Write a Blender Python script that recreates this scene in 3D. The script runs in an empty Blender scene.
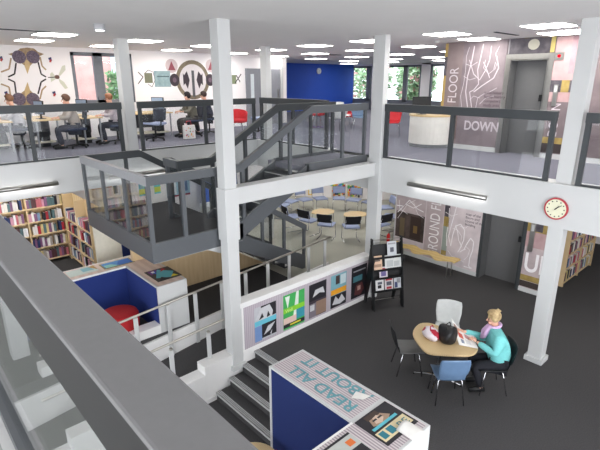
import bpy, bmesh, math, random
from mathutils import Vector, Matrix, Euler
random.seed(7)
SC = bpy.context.scene
COL = SC.collection
PI = math.pi

# ------------------------------------------------------------------ camera, world, lights, exposure
F, YAW, PITCH = 467.59, math.radians(47.492), math.radians(17.206)
EYE = Vector((0, 0, 4.5))
cf = Vector((math.cos(YAW)*math.cos(PITCH), math.sin(YAW)*math.cos(PITCH), -math.sin(PITCH)))
cr = Vector((math.sin(YAW), -math.cos(YAW), 0))
cu = cr.cross(cf)
cam = bpy.data.objects.new('camera', bpy.data.cameras.new('camera')); COL.objects.link(cam)
cam.data.sensor_width = 36; cam.data.lens = F*36/600; cam.data.clip_start = .02
cam.matrix_world = Matrix(((cr.x, cu.x, -cf.x, EYE.x), (cr.y, cu.y, -cf.y, EYE.y), (cr.z, cu.z, -cf.z, EYE.z), (0, 0, 0, 1)))
SC.camera = cam
SC.view_settings.view_transform = 'Standard'; SC.view_settings.look = 'None'
SC.view_settings.gamma = 1; SC.view_settings.use_curve_mapping = False
SC.view_settings.exposure = 0.42
SC.cycles.transparent_max_bounces = 48; SC.cycles.max_bounces = 10; SC.cycles.diffuse_bounces = 6
world = bpy.data.worlds.new('daylight'); SC.world = world; world.use_nodes = True
bg = world.node_tree.nodes['Background']; bg.inputs[0].default_value = (.86, .93, 1, 1); bg.inputs[1].default_value = 3.0
PANEL = 14.5          # strength of the ceiling light panels
TUBE = 9.0           # strength of the fascia strip lights
def area(name, loc, rot, sx, sy, power, col=(1, 1, 1)):
    l = bpy.data.lights.new(name, 'AREA'); l.shape = 'RECTANGLE'; l.size = sx; l.size_y = sy; l.energy = power; l.color = col
    o = bpy.data.objects.new(name, l); COL.objects.link(o); o.location = loc; o.rotation_euler = rot; return o
# unseen fill lights added before the two windowless walls behind the camera
area('window_daylight', (1.5, -4.6, 2.3), (math.radians(97), 0, 0), 9, 5.2, 640, (.93, .96, 1))
area('window_daylight', (-3.6, 3.0, 2.3), (math.radians(97), 0, math.radians(-90)), 9, 5.2, 360, (.93, .96, 1))

def ray(x, y): return cr*((x-300)/F) - cu*((y-225)/F) + cf
def on(x, y, ax, v):
    d = ray(x, y); i = 'xyz'.index(ax); return EYE + d*((v-EYE[i])/d[i])

# ------------------------------------------------------------------ materials
def lin(c): return tuple(((v/255)/12.92 if v/255 <= .04045 else ((v/255+.055)/1.055)**2.4) for v in c)
MATS = {}
def mat(key, rgb, rough=.6, metal=0, var=.04, scale=14, bump=0, spec=.4, kind=None, rgb2=None, coord='Object', stretch=(1, 1, 1)):
    if key in MATS: return MATS[key]
    m = bpy.data.materials.new(key); m.use_nodes = True; n = m.node_tree.nodes; L = m.node_tree.links
    b = n['Principled BSDF']; b.inputs['Roughness'].default_value = rough; b.inputs['Metallic'].default_value = metal
    b.inputs['Specular IOR Level'].default_value = spec
    c = lin(rgb)
    tc = n.new('ShaderNodeTexCoord'); mp = n.new('ShaderNodeMapping'); mp.inputs['Scale'].default_value = stretch
    L.new(tc.outputs[coord], mp.inputs[0])
    if kind == 'wave':
        t = n.new('ShaderNodeTexWave'); t.inputs['Scale'].default_value = scale; t.inputs['Distortion'].default_value = 1.5; t.inputs['Detail'].default_value = 2
    elif kind == 'brick':
        t = n.new('ShaderNodeTexNoise'); t.inputs['Scale'].default_value = scale
    else:
        t = n.new('ShaderNodeTexNoise'); t.inputs['Scale'].default_value = scale; t.inputs['Detail'].default_value = 4
    L.new(mp.outputs[0], t.inputs['Vector'])
    r = n.new('ShaderNodeValToRGB'); L.new(t.outputs['Fac'], r.inputs[0])
    e = r.color_ramp.elements; e[0].position = .3; e[1].position = .7
    if rgb2: e[0].color = (*lin(rgb2), 1); e[1].color = (*c, 1)
    else:
        e[0].color = (*[v*(1-var) for v in c], 1); e[1].color = (*[min(1, v*(1+var)) for v in c], 1)
    L.new(r.outputs[0], b.inputs['Base Color'])
    if bump:
        bp = n.new('ShaderNodeBump'); bp.inputs['Strength'].default_value = bump; bp.inputs['Distance'].default_value = .004
        L.new(t.outputs['Fac'], bp.inputs['Height']); L.new(bp.outputs[0], b.inputs['Normal'])
    MATS[key] = m; return m
def C(r, g, b, rough=.6, metal=0):
    return mat('paint_%d_%d_%d_%d_%d' % (r, g, b, int(rough*100), metal), (r, g, b), rough, metal)
def emit(key, rgb, s):
    if key in MATS: return MATS[key]
    m = bpy.data.materials.new(key); m.use_nodes = True; n = m.node_tree.nodes; n.remove(n['Principled BSDF'])
    e = n.new('ShaderNodeEmission'); e.inputs[0].default_value = (*lin(rgb), 1); e.inputs[1].default_value = s
    m.node_tree.links.new(e.outputs[0], n['Material Output'].inputs[0]); MATS[key] = m; return m
def glassmat(key, tint):
    m = bpy.data.materials.new(key); m.use_nodes = True; n = m.node_tree.nodes; L = m.node_tree.links; n.remove(n['Principled BSDF'])
    t = n.new('ShaderNodeBsdfTransparent'); t.inputs[0].default_value = (*tint, 1)
    g = n.new('ShaderNodeBsdfGlossy'); g.inputs['Roughness'].default_value = .02
    lw = n.new('ShaderNodeLayerWeight'); lw.inputs[0].default_value = .5
    p5 = n.new('ShaderNodeMath'); p5.operation = 'POWER'; p5.inputs[1].default_value = 3; L.new(lw.outputs['Facing'], p5.inputs[0])
    f = n.new('ShaderNodeMath'); f.operation = 'MULTIPLY_ADD'; f.inputs[1].default_value = .55; f.inputs[2].default_value = .025; L.new(p5.outputs[0], f.inputs[0])
    mx = n.new('ShaderNodeMixShader'); L.new(f.outputs[0], mx.inputs[0]); L.new(t.outputs[0], mx.inputs[1]); L.new(g.outputs[0], mx.inputs[2])
    L.new(mx.outputs[0], n['Material Output'].inputs[0]); MATS[key] = m; return m

WHITE = mat('white_paint', (203, 204, 204), .55, var=.012, scale=3)
WHITE_LIT = mat('white_board_lit', (240, 239, 238), .45, var=.01, scale=3)  # lighter copy of the white, with missing light put into its colour
WARM = mat('white_wall', (246, 242, 243), .7, var=.012, scale=2)
CEIL = mat('ceiling_board', (232, 229, 228), .85, var=.015, scale=2)
GREY = mat('grey_powder_coat', (88, 91, 95), .42, var=.02, scale=30)
GREYD = mat('dark_grey_frame', (62, 66, 69), .45, var=.02, scale=30)
RAILTOP = mat('grey_rail_top_lit', (122, 122, 124), .45, var=.02, scale=60)  # rail grey with the light on the near rail's top put in
CARPET = mat('charcoal_carpet', (76, 75, 76), .95, var=.16, scale=60, bump=.3, spec=.1)
CARPET2 = mat('pale_grey_carpet', (174, 173, 162), .95, var=.08, scale=50, bump=.3, spec=.1)
CARPET3 = mat('blue_grey_carpet', (112, 112, 124), .95, var=.08, scale=50, bump=.3, spec=.15)
BLUE = mat('blue_wall_paint', (34, 80, 190), .6, var=.03, scale=2)
NAVY = mat('navy_felt', (24, 42, 98), .85, var=.05, scale=60)
WOOD = mat('pale_birch', (222, 196, 150), .5, kind='wave', rgb2=(208, 180, 134), scale=3, stretch=(6, 1, 1))
PLY = mat('oak_panel', (216, 190, 150), .55, rgb2=(204, 176, 136), scale=3, stretch=(6, 1, .5))
SHELF = mat('beech_shelf', (224, 200, 160), .5, kind='wave', rgb2=(212, 186, 144), scale=2, stretch=(1, 1, 8))
CHROME = mat('chrome', (200, 200, 204), .18, 1, var=.01)
STEEL = mat('brushed_steel', (170, 168, 164), .32, 1, var=.04)
SATIN = mat('satin_steel_rail', (186, 182, 174), .35, .8, var=.03)
BLACK = mat('black_plastic', (24, 25, 27), .45)
BLACKF = mat('black_fabric', (30, 31, 36), .9)
RED = mat('red_upholstery', (172, 30, 36), .8, var=.08, scale=30)
BSEAT = mat('blue_seat_fabric', (152, 162, 192), .9, var=.05, scale=60)
BSHELL = mat('blue_shell', (104, 132, 166), .4)
GREYSH = mat('grey_shell', (112, 112, 112), .5)
PAPER = mat('white_paper', (232, 230, 226), .8)
PANELM = emit('light_panel', (255, 252, 246), PANEL)
TUBEM = emit('light_tube', (255, 252, 248), TUBE)
GLASS = glassmat('clear_glass', (.95, .962, .967))
GLASSW = glassmat('window_glass', (.985, .99, .99))
STRIPE = mat('striped_pinkish_board', (214, 204, 206), .6, kind='wave', rgb2=(168, 158, 164), scale=9, coord='Object', stretch=(1, 0, 0))
STRIPEX = mat('purple_grey_board', (196, 186, 194), .6, kind='wave', rgb2=(178, 168, 178), scale=1.6, stretch=(5, 1, .2))
MURAL = mat('mauve_mural', (150, 134, 134), .6, rgb2=(118, 104, 106), scale=2.2, stretch=(1, 1, .8))
MURALP = mat('pale_mauve_mural', (144, 132, 136), .6, rgb2=(120, 108, 114), scale=3)
MURALD = mat('dusky_mural', (134, 120, 122), .6, rgb2=(104, 92, 96), scale=3)
DOORM = mat('grey_lift_door', (108, 108, 109), .45, .2, var=.02)

# ------------------------------------------------------------------ mesh builder
class MB:
    def __init__(s): s.v = []; s.f = []; s.m = []; s.mats = []
    def mi(s, m):
        if m not in s.mats: s.mats.append(m)
        return s.mats.index(m)
    def add(s, vs, fs, m):
        k = len(s.v); s.v += [Vector(v) for v in vs]; i = s.mi(m)
        for f in fs: s.f.append([k+a for a in f]); s.m.append(i)
        return s
    def box(s, x0, x1, y0, y1, z0, z1, m):
        return s.add([(x0, y0, z0), (x1, y0, z0), (x1, y1, z0), (x0, y1, z0), (x0, y0, z1), (x1, y0, z1), (x1, y1, z1), (x0, y1, z1)],
                     [(0, 3, 2, 1), (4, 5, 6, 7), (0, 1, 5, 4), (1, 2, 6, 5), (2, 3, 7, 6), (3, 0, 4, 7)], m)
    def hexa(s, b, t, m):   # bottom quad, top quad
        n = len(b)
        return s.add(list(b)+list(t), [tuple(range(n-1, -1, -1)), tuple(range(n, 2*n))]+[(i, (i+1) % n, n+(i+1) % n, n+i) for i in range(n)], m)
    def beam(s, p0, p1, w, h, m, up=Vector((0, 0, 1))):  # box from p0 to p1 (centre line), ends cut along up
        p0 = Vector(p0); p1 = Vector(p1); d = (p1-p0).normalized(); side = d.cross(up).normalized()*w/2; u = Vector(up)*h/2
        q = lambda p: [p-side-u, p+side-u, p+side+u, p-side+u]
        return s.hexa(q(p0), q(p1), m)
    def prism(s, pts, z0, z1, m):
        return s.hexa([(x, y, z0) for x, y in pts], [(x, y, z1) for x, y in pts], m)
    def tube(s, pts, r, m, n=8, cap=True, rs=None):
        pts = [Vector(p) for p in pts]; k = len(s.v); i = s.mi(m); ref = None
        for j, p in enumerate(pts):
            d = (pts[min(j+1, len(pts)-1)]-pts[max(j-1, 0)]).normalized()
            if ref is None: ref = d.orthogonal().normalized()
            ref = (ref-d*ref.dot(d)).normalized(); b = d.cross(ref); rr = rs[j] if rs else r
            for a in range(n): s.v.append(p+ref*math.cos(2*PI*a/n)*rr+b*math.sin(2*PI*a/n)*rr)
        for j in range(len(pts)-1):
            for a in range(n):
                s.f.append([k+j*n+a, k+j*n+(a+1) % n, k+(j+1)*n+(a+1) % n, k+(j+1)*n+a]); s.m.append(i)
        if cap:
            s.f.append([k+a for a in range(n-1, -1, -1)]); s.m.append(i)
            s.f.append([k+(len(pts)-1)*n+a for a in range(n)]); s.m.append(i)
        return s
    def lathe(s, c, prof, m, n=20, ax='z'):
        k = len(s.v); i = s.mi(m); c = Vector(c)
        for r, h in prof:
            for a in range(n):
                t = 2*PI*a/n; p = Vector((r*math.cos(t), r*math.sin(t), h))
                if ax == 'x': p = Vector((p.z, p.x, p.y))
                if ax == 'y': p = Vector((p.y, p.z, p.x))
                s.v.append(c+p)
        for j in range(len(prof)-1):
            for a in range(n):
                s.f.append([k+j*n+a, k+j*n+(a+1) % n, k+(j+1)*n+(a+1) % n, k+(j+1)*n+a]); s.m.append(i)
        s.f.append([k+a for a in range(n-1, -1, -1)]); s.m.append(i)
        s.f.append([k+(len(prof)-1)*n+a for a in range(n)]); s.m.append(i)
        return s
    def sheet(s, fn, nu, nv, th, m):
        P = [[Vector(fn(i/nu, j/nv)) for j in range(nv+1)] for i in range(nu+1)]
        N = [[None]*(nv+1) for _ in range(nu+1)]
        for i in range(nu+1):
            for j in range(nv+1):
                a = P[min(i+1, nu)][j]-P[max(i-1, 0)][j]; b = P[i][min(j+1, nv)]-P[i][max(j-1, 0)]
                N[i][j] = a.cross(b).normalized()*th/2
        k = len(s.v); mi = s.mi(m); W = nv+1; T = (nu+1)*W
        for sg in (1, -1):
            for i in range(nu+1):
                for j in range(nv+1): s.v.append(P[i][j]+N[i][j]*sg)
        for i in range(nu):
            for j in range(nv):
                a = k+i*W+j; s.f.append([a, a+W, a+W+1, a+1]); s.m.append(mi)
                a += T; s.f.append([a, a+1, a+W+1, a+W]); s.m.append(mi)
        edge = [(i, 0) for i in range(nu)]+[(nu, j) for j in range(nv)]+[(i, nv) for i in range(nu, 0, -1)]+[(0, j) for j in range(nv, 0, -1)]
        for q in range(len(edge)):
            a = k+edge[q][0]*W+edge[q][1]; b = k+edge[(q+1) % len(edge)][0]*W+edge[(q+1) % len(edge)][1]
            s.f.append([a, a+T, b+T, b]); s.m.append(mi)
        return s
    def ball(s, c, r, m, n=12, sc=(1, 1, 1)):
        pr = [(max(1e-4, math.sin(PI*i/8))*r, -math.cos(PI*i/8)*r) for i in range(9)]
        k = len(s.v); s.lathe((0, 0, 0), pr, m, n)
        for j in range(k, len(s.v)): v = s.v[j]; s.v[j] = Vector((v.x*sc[0]+c[0], v.y*sc[1]+c[1], v.z*sc[2]+c[2]))
        return s
    def build(s, name, parent=None, smooth=False, bevel=0, world=False, tag=None):
        me = bpy.data.meshes.new(name); off = Vector(parent.location) if (parent and world) else Vector((0, 0, 0))
        me.from_pydata([tuple(v-off) for v in s.v], [], s.f)
        for m in s.mats: me.materials.append(m)
        me.polygons.foreach_set('material_index', s.m)
        bm = bmesh.new(); bm.from_mesh(me); bmesh.ops.recalc_face_normals(bm, faces=bm.faces); bm.to_mesh(me); bm.free()
        if smooth: me.polygons.foreach_set('use_smooth', [True]*len(me.polygons))
        o = bpy.data.objects.new(name, me); COL.objects.link(o)
        if parent: o.parent = parent
        if bevel:
            b = o.modifiers.new('bevel', 'BEVEL'); b.width = bevel; b.segments = 2; b.limit_method = 'ANGLE'
        return o
def tag(o, label, cat, group=None, kind=None):
    o['label'] = label; o['category'] = cat
    if group: o['group'] = group
    if kind: o['kind'] = kind
    return o
def thing(name, label, cat, loc=(0, 0, 0), rz=0, group=None):
    o = bpy.data.objects.new(name, None); COL.objects.link(o); o.location = loc; o.rotation_euler = (0, 0, rz); o.empty_display_size = .1
    return tag(o, label, cat, group)
def struct(o): o['kind'] = 'structure'; return o
KIDS = {}
def copy_tree(o, parent=None):
    c = o.copy(); COL.objects.link(c)
    if parent: c.parent = parent
    for ch in list(o.children): copy_tree(ch, c)
    return c
def place(proto, loc, rz, label, cat=None, group=None, used=set()):
    if proto.name in used: o = copy_tree(proto)
    else: used.add(proto.name); o = proto
    o.location = loc; o.rotation_euler = (0, 0, rz); o['label'] = label
    if cat: o['category'] = cat
    if group: o['group'] = group
    elif 'group' in o: del o['group']
    return o

# a flat drawing surface: origin, right, up ; normal = right x up
class PL:
    def __init__(s, O, R, U): s.O = Vector(O); s.R = Vector(R).normalized(); s.U = Vector(U).normalized(); s.N = s.R.cross(s.U)
    def p(s, x, y, d=0): return s.O+s.R*x+s.U*y+s.N*d
    def poly(s, mb, pts, m, d=.002, layer=0):
        b = [s.p(x, y, layer*.0015) for x, y in pts]; t = [s.p(x, y, layer*.0015+d) for x, y in pts]
        mb.hexa(b, t, m)
    def rect(s, mb, x0, y0, x1, y1, m, layer=0, d=.002): s.poly(mb, [(x0, y0), (x1, y0), (x1, y1), (x0, y1)], m, d, layer)
    def disc(s, mb, x, y, rx, ry, m, layer=0, n=20, d=.002): s.poly(mb, [(x+rx*math.cos(2*PI*i/n), y+ry*math.sin(2*PI*i/n)) for i in range(n)], m, d, layer)
    def line(s, mb, pts, w, m, layer=0):
        for (x0, y0), (x1, y1) in zip(pts, pts[1:]):
            l = math.hypot(x1-x0, y1-y0) or 1; nx, ny = -(y1-y0)/l*w/2, (x1-x0)/l*w/2
            s.poly(mb, [(x0+nx, y0+ny), (x0-nx, y0-ny), (x1-nx, y1-ny), (x1+nx, y1+ny)], m, .002, layer)
    def xy(s, q): q = Vector(q)-s.O; return (q.dot(s.R), q.dot(s.U))
def text(body, pl, x, y, size, m, parent, rot=0, name='lettering', d=.003, off=.003, align='LEFT', sx=1, bold=0, sp=1):
    cu_ = bpy.data.curves.new('t', 'FONT'); cu_.body = body; cu_.size = size; cu_.extrude = d/2; cu_.align_x = align; cu_.offset = bold; cu_.space_line = sp
    o = bpy.data.objects.new('t', cu_); COL.objects.link(o)
    me = bpy.data.meshes.new_from_object(o.evaluated_get(bpy.context.evaluated_depsgraph_get()))
    bpy.data.objects.remove(o)
    c, s_ = math.cos(rot), math.sin(rot); poff = Vector(parent.location) if parent else Vector((0, 0, 0))
    for v in me.vertices:
        a, b = v.co.x*sx, v.co.y; v.co = pl.p(x+a*c-b*s_, y+a*s_+b*c, off+v.co.z)-poff
    me.materials.clear(); me.materials.append(m); me.name = name
    o = bpy.data.objects.new(name, me); COL.objects.link(o)
    if parent: o.parent = parent
    return o

# ------------------------------------------------------------------ levels
ZU, ZC, ZB, ZL = 3.0, 5.3, .3, -.6
ZCV = 5.3       # upper floor, ceiling, back floor, lower floor
XG, YG = 7.43, 9.75                      # gallery edges
def sbox(name, m, *b, bevel=0): return struct(MB().box(*b, m).build(name, bevel=bevel))
# floors
sbox('floor_main', CARPET, 4.25, 21, -5, 5.84, -.9, 0)
sbox('floor_main_under_gallery', CARPET, 7.36, 21, 5.84, 7.0, -.9, 0)
sbox('floor_back', CARPET2, 6.3, 21, 7.0, 13.4, -.9, ZB)
sbox('floor_left', CARPET, -4, 6.3, 6.93, 13.4, -.9, ZB)
sbox('floor_lower', CARPET, 2.0, 4.25, -5, 6.95, ZL-.3, ZL)
sbox('floor_lower_pale', mat('pale_vinyl', (176, 180, 178), .4, var=.03, scale=4), -4, 2.0, -5, 6.95, ZL-.3, ZL)
sbox('floor_upper_left', CARPET3, -4, XG+.02, YG+.02, 13.55, 2.62, ZU)
sbox('floor_upper_right', CARPET3, XG+.02, 21, -5, 13.55, 2.62, ZU)
sbox('floor_upper_far', CARPET3, 11.5, 21, 13.55, 18.4, 2.62, ZU)
sbox('floor_upper_near', mat('pale_landing_vinyl', (160, 164, 160), .6, var=.03, scale=4), -4, .16, -5, 6.0, 2.62, ZU)
# ceiling
struct(MB().box(7.36, 21, -5, 13.55, ZC, ZC+.15, CEIL).box(-4, 7.36, -5, 13.55, ZC, ZC+.15, CEIL).build('ceiling'))
sbox('ceiling_far', CEIL, 11.5, 21, 13.55, 18.4, ZC, ZC+.15)
# walls
sbox('wall_left', WARM, -4.15, -4, -5, 18.4, -.7, 5.45)
sbox('wall_near', WARM, -4, 21, -5.15, -5, -.7, 5.45)
sbox('wall_blue', BLUE, 11.62, 20.5, 18.0, 18.15, ZU, ZC)
YM = 13.4
wl = MB()
w0 = on(69.5, 52, 'y', YM); w1 = on(131, 52, 'y', YM)
for (a, b) in ((-4, w0.x), (w1.x, 11.62)): wl.box(a, b, YM, YM+.15, ZU, ZC, WARM)
wl.box(w0.x, w1.x, YM, YM+.15, 5.2, ZC, WARM); wl.box(w0.x, w1.x, YM, YM+.15, ZU, 3.9, WARM)
struct(wl.build('wall_upper_back'))
sbox('wall_ground_back', WARM, -4, 14.4, 13.2, 13.35, ZB, 2.62)
struct(MB().prism([(11.25, 13.3), (14.7, 8.7), (14.82, 8.79), (11.37, 13.39)], ZB, 2.62, WARM).build('wall_ground_far'))
sbox('wall_ground_right', WARM, 14.9, 15.05, -5, 7.2, 0, 2.62)
# fascias (white edge beams of the galleries)
fm = MB().box(XG, XG+.3, -5, YG+.3, 2.36, 3.0, WHITE).box(XG-.03, XG+.3, -5, 5.72, 3.0, 3.035, WHITE).box(XG-.02, XG+.3, 7.2, YG, 3.0, 3.035, WHITE)
struct(fm.build('trim_1'))
struct(MB().box(-4, XG, YG, YG+.3, 2.38, 3.0, WHITE).box(-4, XG-.02, YG-.02, YG+.3, 3.0, 3.035, WHITE).build('trim_2'))
# beam between the two columns
struct(MB().box(4.0, XG, 5.82, 6.0, 2.66, 2.92, WHITE).box(4.0, XG, 5.80, 6.02, 2.90, 2.93, WHITE).build('trim_3', bevel=.004))
struct(MB().hexa([(3.6, 6.2, 1.93), (4.0, 6.2, 1.74), (4.0, 6.35, 1.74), (3.6, 6.35, 1.93)], [(3.4, 6.2, 1.935), (4.0, 6.2, 1.935), (4.0, 6.35, 1.935), (3.4, 6.35, 1.935)], WHITE).build('trim_4'))
# columns
def column(i, x0, x1, y0, y1, z0, z1, label, plinth=True, collar=None):
    b = thing('column', label, 'column', ((x0+x1)/2, (y0+y1)/2, z0))
    MB().box(x0, x1, y0, y1, z0, z1, WHITE).build('shaft', b, world=True, bevel=.006)
    if plinth: MB().box(x0-.035, x1+.035, y0-.035, y1+.035, z0, z0+.09, WHITE).build('plinth', b, world=True, bevel=.004)
    if collar: MB().box(x0-.018, x1+.018, y0-.018, y1+.018, *collar, WHITE).build('collar', b, world=True, bevel=.004)
column(1, 3.795, 4.005, 5.8, 6.0, -.2, ZCV, 'tall white column in the middle, in front of the grey stair landing', True, (2.1, 2.93))
column(2, 7.36, 7.51, 5.71, 5.98, 0, ZC, 'tall white column at the corner of the gallery behind the black magazine rack', False)
column(3, 7.47, 7.68, 2.27, 2.49, 0, ZC, 'white column standing beside the red rimmed clock at right', True)
column(4, 4.08, 4.30, 9.86, 10.1, ZU, ZC, 'white column on the upper floor beside the computer desks', False)
column(5, 7.66, 7.84, 9.62, 9.84, ZB, ZC, 'white column on the upper floor left of the blue wall', False)
P6 = on(30, 402, 'z', ZL)
column(6, P6.x-.12, P6.x+.12, P6.y-.12, P6.y+.12, ZL, 2.6, 'pale pillar on the lower floor seen through the nearest glass panel')

# ------------------------------------------------------------------ poster wall, ramp, short stair
PW = 5.80
pw = MB().box(4.0, 7.36, PW, PW+.2, -.2, .97, WHITE_LIT)
pw.box(3.98, 7.36, PW-.012, PW+.212, .90, .985, WHITE_LIT).box(4.0, 7.36, PW-.012, PW, 0, .085, WHITE_LIT)
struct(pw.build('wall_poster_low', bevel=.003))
pb = MB().box(4.04, 7.3, PW-.008, PW, .1, .885, STRIPEX); struct(pb.build('trim_5'))
def rampz(x): return -.1+(x-3.8)*.116
rz0, rz1 = rampz(-1), rampz(7.25)
rp = MB(); rp.hexa([(-1, 5.95, rz0-.3), (7.25, 5.95, rz1-.3), (7.25, 6.95, rz1-.3), (-1, 6.95, rz0-.3)], [(-1, 5.95, rz0), (7.25, 5.95, rz1), (7.25, 6.95, rz1), (-1, 6.95, rz0)], CARPET)
struct(rp.build('floor_ramp'))
# raised floor edge panel on the far side of the ramp, near kerb with a step
YR = 6.88
kz = lambda x: .30+(x-3.85)*.068
kb = MB(); kb.hexa([(-1, YR, -.9), (7.2, YR, .0), (7.2, YR+.05, .0), (-1, YR+.05, -.9)], [(-1, YR, kz(-1)), (7.2, YR, kz(7.2)), (7.2, YR+.05, kz(7.2)), (-1, YR+.05, kz(-1))], WHITE_LIT)
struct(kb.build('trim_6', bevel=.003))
nk = MB().box(3.26, 4.02, PW+.02, PW+.26, -.75, .09, WHITE_LIT).box(1.2, 3.26, PW+.02, PW+.26, -.75, -.06, WHITE_LIT).box(-1, 1.2, PW+.02, PW+.26, -.75, -.28, WHITE_LIT)
nk.box(-1, 4.2, PW+.008, PW+.02, ZL, ZL+.08, WHITE_LIT)
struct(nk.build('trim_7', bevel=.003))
# short flight of five risers down to the lower floor
st = thing('short_stair', 'short carpeted flight with pale grey nosings beside the blue display unit', 'stairs', (3.8, 5, ZL))
for i in range(1, 5):
    x1 = 4.25-(i-1)*.27; z = -(i-1)*.15
    if i < 4: MB().box(x1-.27, x1, 4.13, PW, ZL, z-.15, CARPET).build('tread', st, world=True)
    MB().box(x1-.015, x1+.075, 4.13, PW, z-.0, z+.006, C(186, 186, 186)).box(x1-.018, x1+.0, 4.13, PW, z-.035, z+.006, C(186, 186, 186)).box(x1+.02, x1+.03, 4.13, PW, z+.006, z+.009, C(120, 120, 122)).box(x1+.045, x1+.055, 4.13, PW, z+.006, z+.009, C(120, 120, 122)).build('nosing', st, world=True)

def ball_rail(name, label, pts, posts, m=SATIN, r=.021):
    t = thing(name, label, 'handrail', pts[0])
    MB().tube(pts, r, m, 10).build('handrail', t, smooth=True, world=True)
    for (x, y, z0, z1) in posts:
        p = MB().box(x-.035, x+.035, y-.012, y+.012, z0, z1-.03, WHITE).build('post', t, world=True)
        q = MB().lathe((x, y, z1-.035), [(.026, 0), (.03, .01), (.03, .03), (.02, .036)], SATIN, 12).build('bracket', t, world=True)
rl = lambda x: .91+(x-3.88)*.072
YH = YR-.02
ps = []
for q in (135, 167.5, 194.8, 221.5, 245.5, 267.5, 289, 308.5, 325):
    # where the vertical post at that picture column meets the rail line
    best = min((abs(300+F*((P-EYE).dot(cr))/((P-EYE).dot(cf))-q), P.x) for P in [Vector((k*.01, YH, rl(k*.01))) for k in range(100, 760)])
    ps.append((best[1], YH, rampz(best[1]), rl(best[1])))
ball_rail('ramp_railing', 'steel handrail on white posts along the far side of the ramp', [(1.2, YH, rl(1.2)), (7.2, YH, rl(7.2))], ps)
rl2 = lambda x: .56+(x-2.5)*.052
ball_rail('ramp_handrail', 'lower steel handrail on the near side of the ramp behind the poster wall', [(1.0, 6.1, rl2(1.0)), (7.5, 6.1, rl2(7.5)), (7.56, 6.1, rl2(7.5)-.02), (7.56, 6.1, .35)],
          [(2.80, 6.0, -.1, .56), (3.47, 6.0, .0, .60)])

# ------------------------------------------------------------------ glazed railings
def railing(label, axis, c, a0, a1, zb, posts, side=1, zt=4.07, inner=.05):
    P = (lambda a, off, z: (a, c+off, z)) if axis == 'x' else (lambda a, off, z: (c+off, a, z))
    loc = P((a0+a1)/2, 0, zb); t = thing('glass_railing', label, 'railing', loc)
    def bx(mb, a, b, o0, o1, z0, z1, m):
        if axis == 'x': mb.box(a, b, c+o0, c+o1, z0, z1, m)
        else: mb.box(c+o0, c+o1, a, b, z0, z1, m)
    mb = MB(); bx(mb, a0, a1, -.04, .04, zt-.14, zt, GREYD); mb.build('handrail', t, world=True, bevel=.004)
    mb = MB(); bx(mb, a0, a1, -.02, .02, zb, zb+.03, GREYD); mb.build('base_channel', t, world=True)
    for q in posts:
        mb = MB(); bx(mb, q-.035, q+.035, -.03, .03, zb, zt-.14, GREYD); mb.build('post', t, world=True)
    e = sorted(posts)
    for q, r in zip(e, e[1:]):
        mb = MB(); bx(mb, q+.035, r-.035, -.005, .005, zb+.03, zt-.14, GLASS); mb.build('glass_panel', t, world=True)
    return t
zb = 3.035
g = lambda q, y: on(q, y, 'y', YG).x
railing('grey glazed railing in front of the computer desks, left of the upper column', 'x', YG+.04, -3.9, 3.98, zb, [-3.6, -1.6, .3, 2.25, 3.93])
railing('grey glazed railing on the upper floor right of the upper column', 'x', YG+.04, 4.33, 7.42, zb, [4.37, 5.95, 7.38])
railing('glazed railing with pale top in front of the blue wall', 'y', XG+.04, 7.25, 9.62, zb, [7.29, 8.4, 9.58], zt=4.09)
h = lambda q, y: on(q, y, 'x', XG).y
railing('long grey glazed railing above the white strip light at right', 'y', XG+.04, 2.60, 5.70, zb, [2.64, 4.27, 5.66])
railing('glazed railing at the right edge, beyond the clock column', 'y', XG+.04, -4.9, 2.22, zb, [-4.8, -2.2, -.4, 2.18])
# the railing just in front of the camera
t = thing('near_railing', 'large grey railing running diagonally across the bottom left foreground', 'railing', (.24, 1, 3))
MB().box(.185, .285, -3, 5.9, 4.045, 4.06, RAILTOP).box(.195, .285, -3, 5.9, 3.89, 4.045, mat('grey_rail_side_shaded', (46, 45, 47), .5, var=.02, scale=60)).build('handrail', t, world=True, bevel=.006)  # top painted lighter as lit, side painted darker as shaded
MB().box(.215, .245, -3, 5.9, 3.86, 3.89, GREY).build('glazing_bead', t, world=True)
MB().box(.226, .234, -3, 5.9, 3.05, 3.875, GLASS).build('glass_panel', t, world=True)
MB().box(.2, .26, -3, 5.9, 3.0, 3.05, GREY).build('base_channel', t, world=True)
sbox('trim_8', WHITE, .16, .2, -5, 6.0, 2.4, 3.0)

# ------------------------------------------------------------------ staircase with half landing
ZLAND = 2.15
S = thing('staircase', 'dark grey steel and glass staircase turning at a half landing', 'staircase', (3.7, 7.4, ZB))
Y0, Y1, Y2, Y3 = 6.08, 7.02, 7.42, 8.7
XL, XF = 2.7, 4.3
RH = 1.08
MB().box(XL+.04, XF, Y0+.04, Y3-.04, ZLAND-.06, ZLAND, CARPET).box(XL+.02, XF, Y0+.03, Y3-.03, ZLAND-.215, ZLAND-.06, WHITE).build('landing_slab', S, world=True)
fb = MB().box(XL, XF, Y0, Y0+.05, ZLAND-.2, ZLAND+.1, GREY).box(XL, XL+.05, Y0+.05, Y3-.05, ZLAND-.2, ZLAND+.1, GREY).box(XL, 3.8, Y3-.05, Y3, ZLAND-.2, ZLAND+.1, GREY)
fb.build('landing_fascia', S, world=True, bevel=.003)
XU = 5.84
XE = 6.95
def skew(mb, x0, z0, x1, z1, y, w, hh, m): mb.beam((x0, y, z0), (x1, y, z1), w, hh, m)
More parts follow.
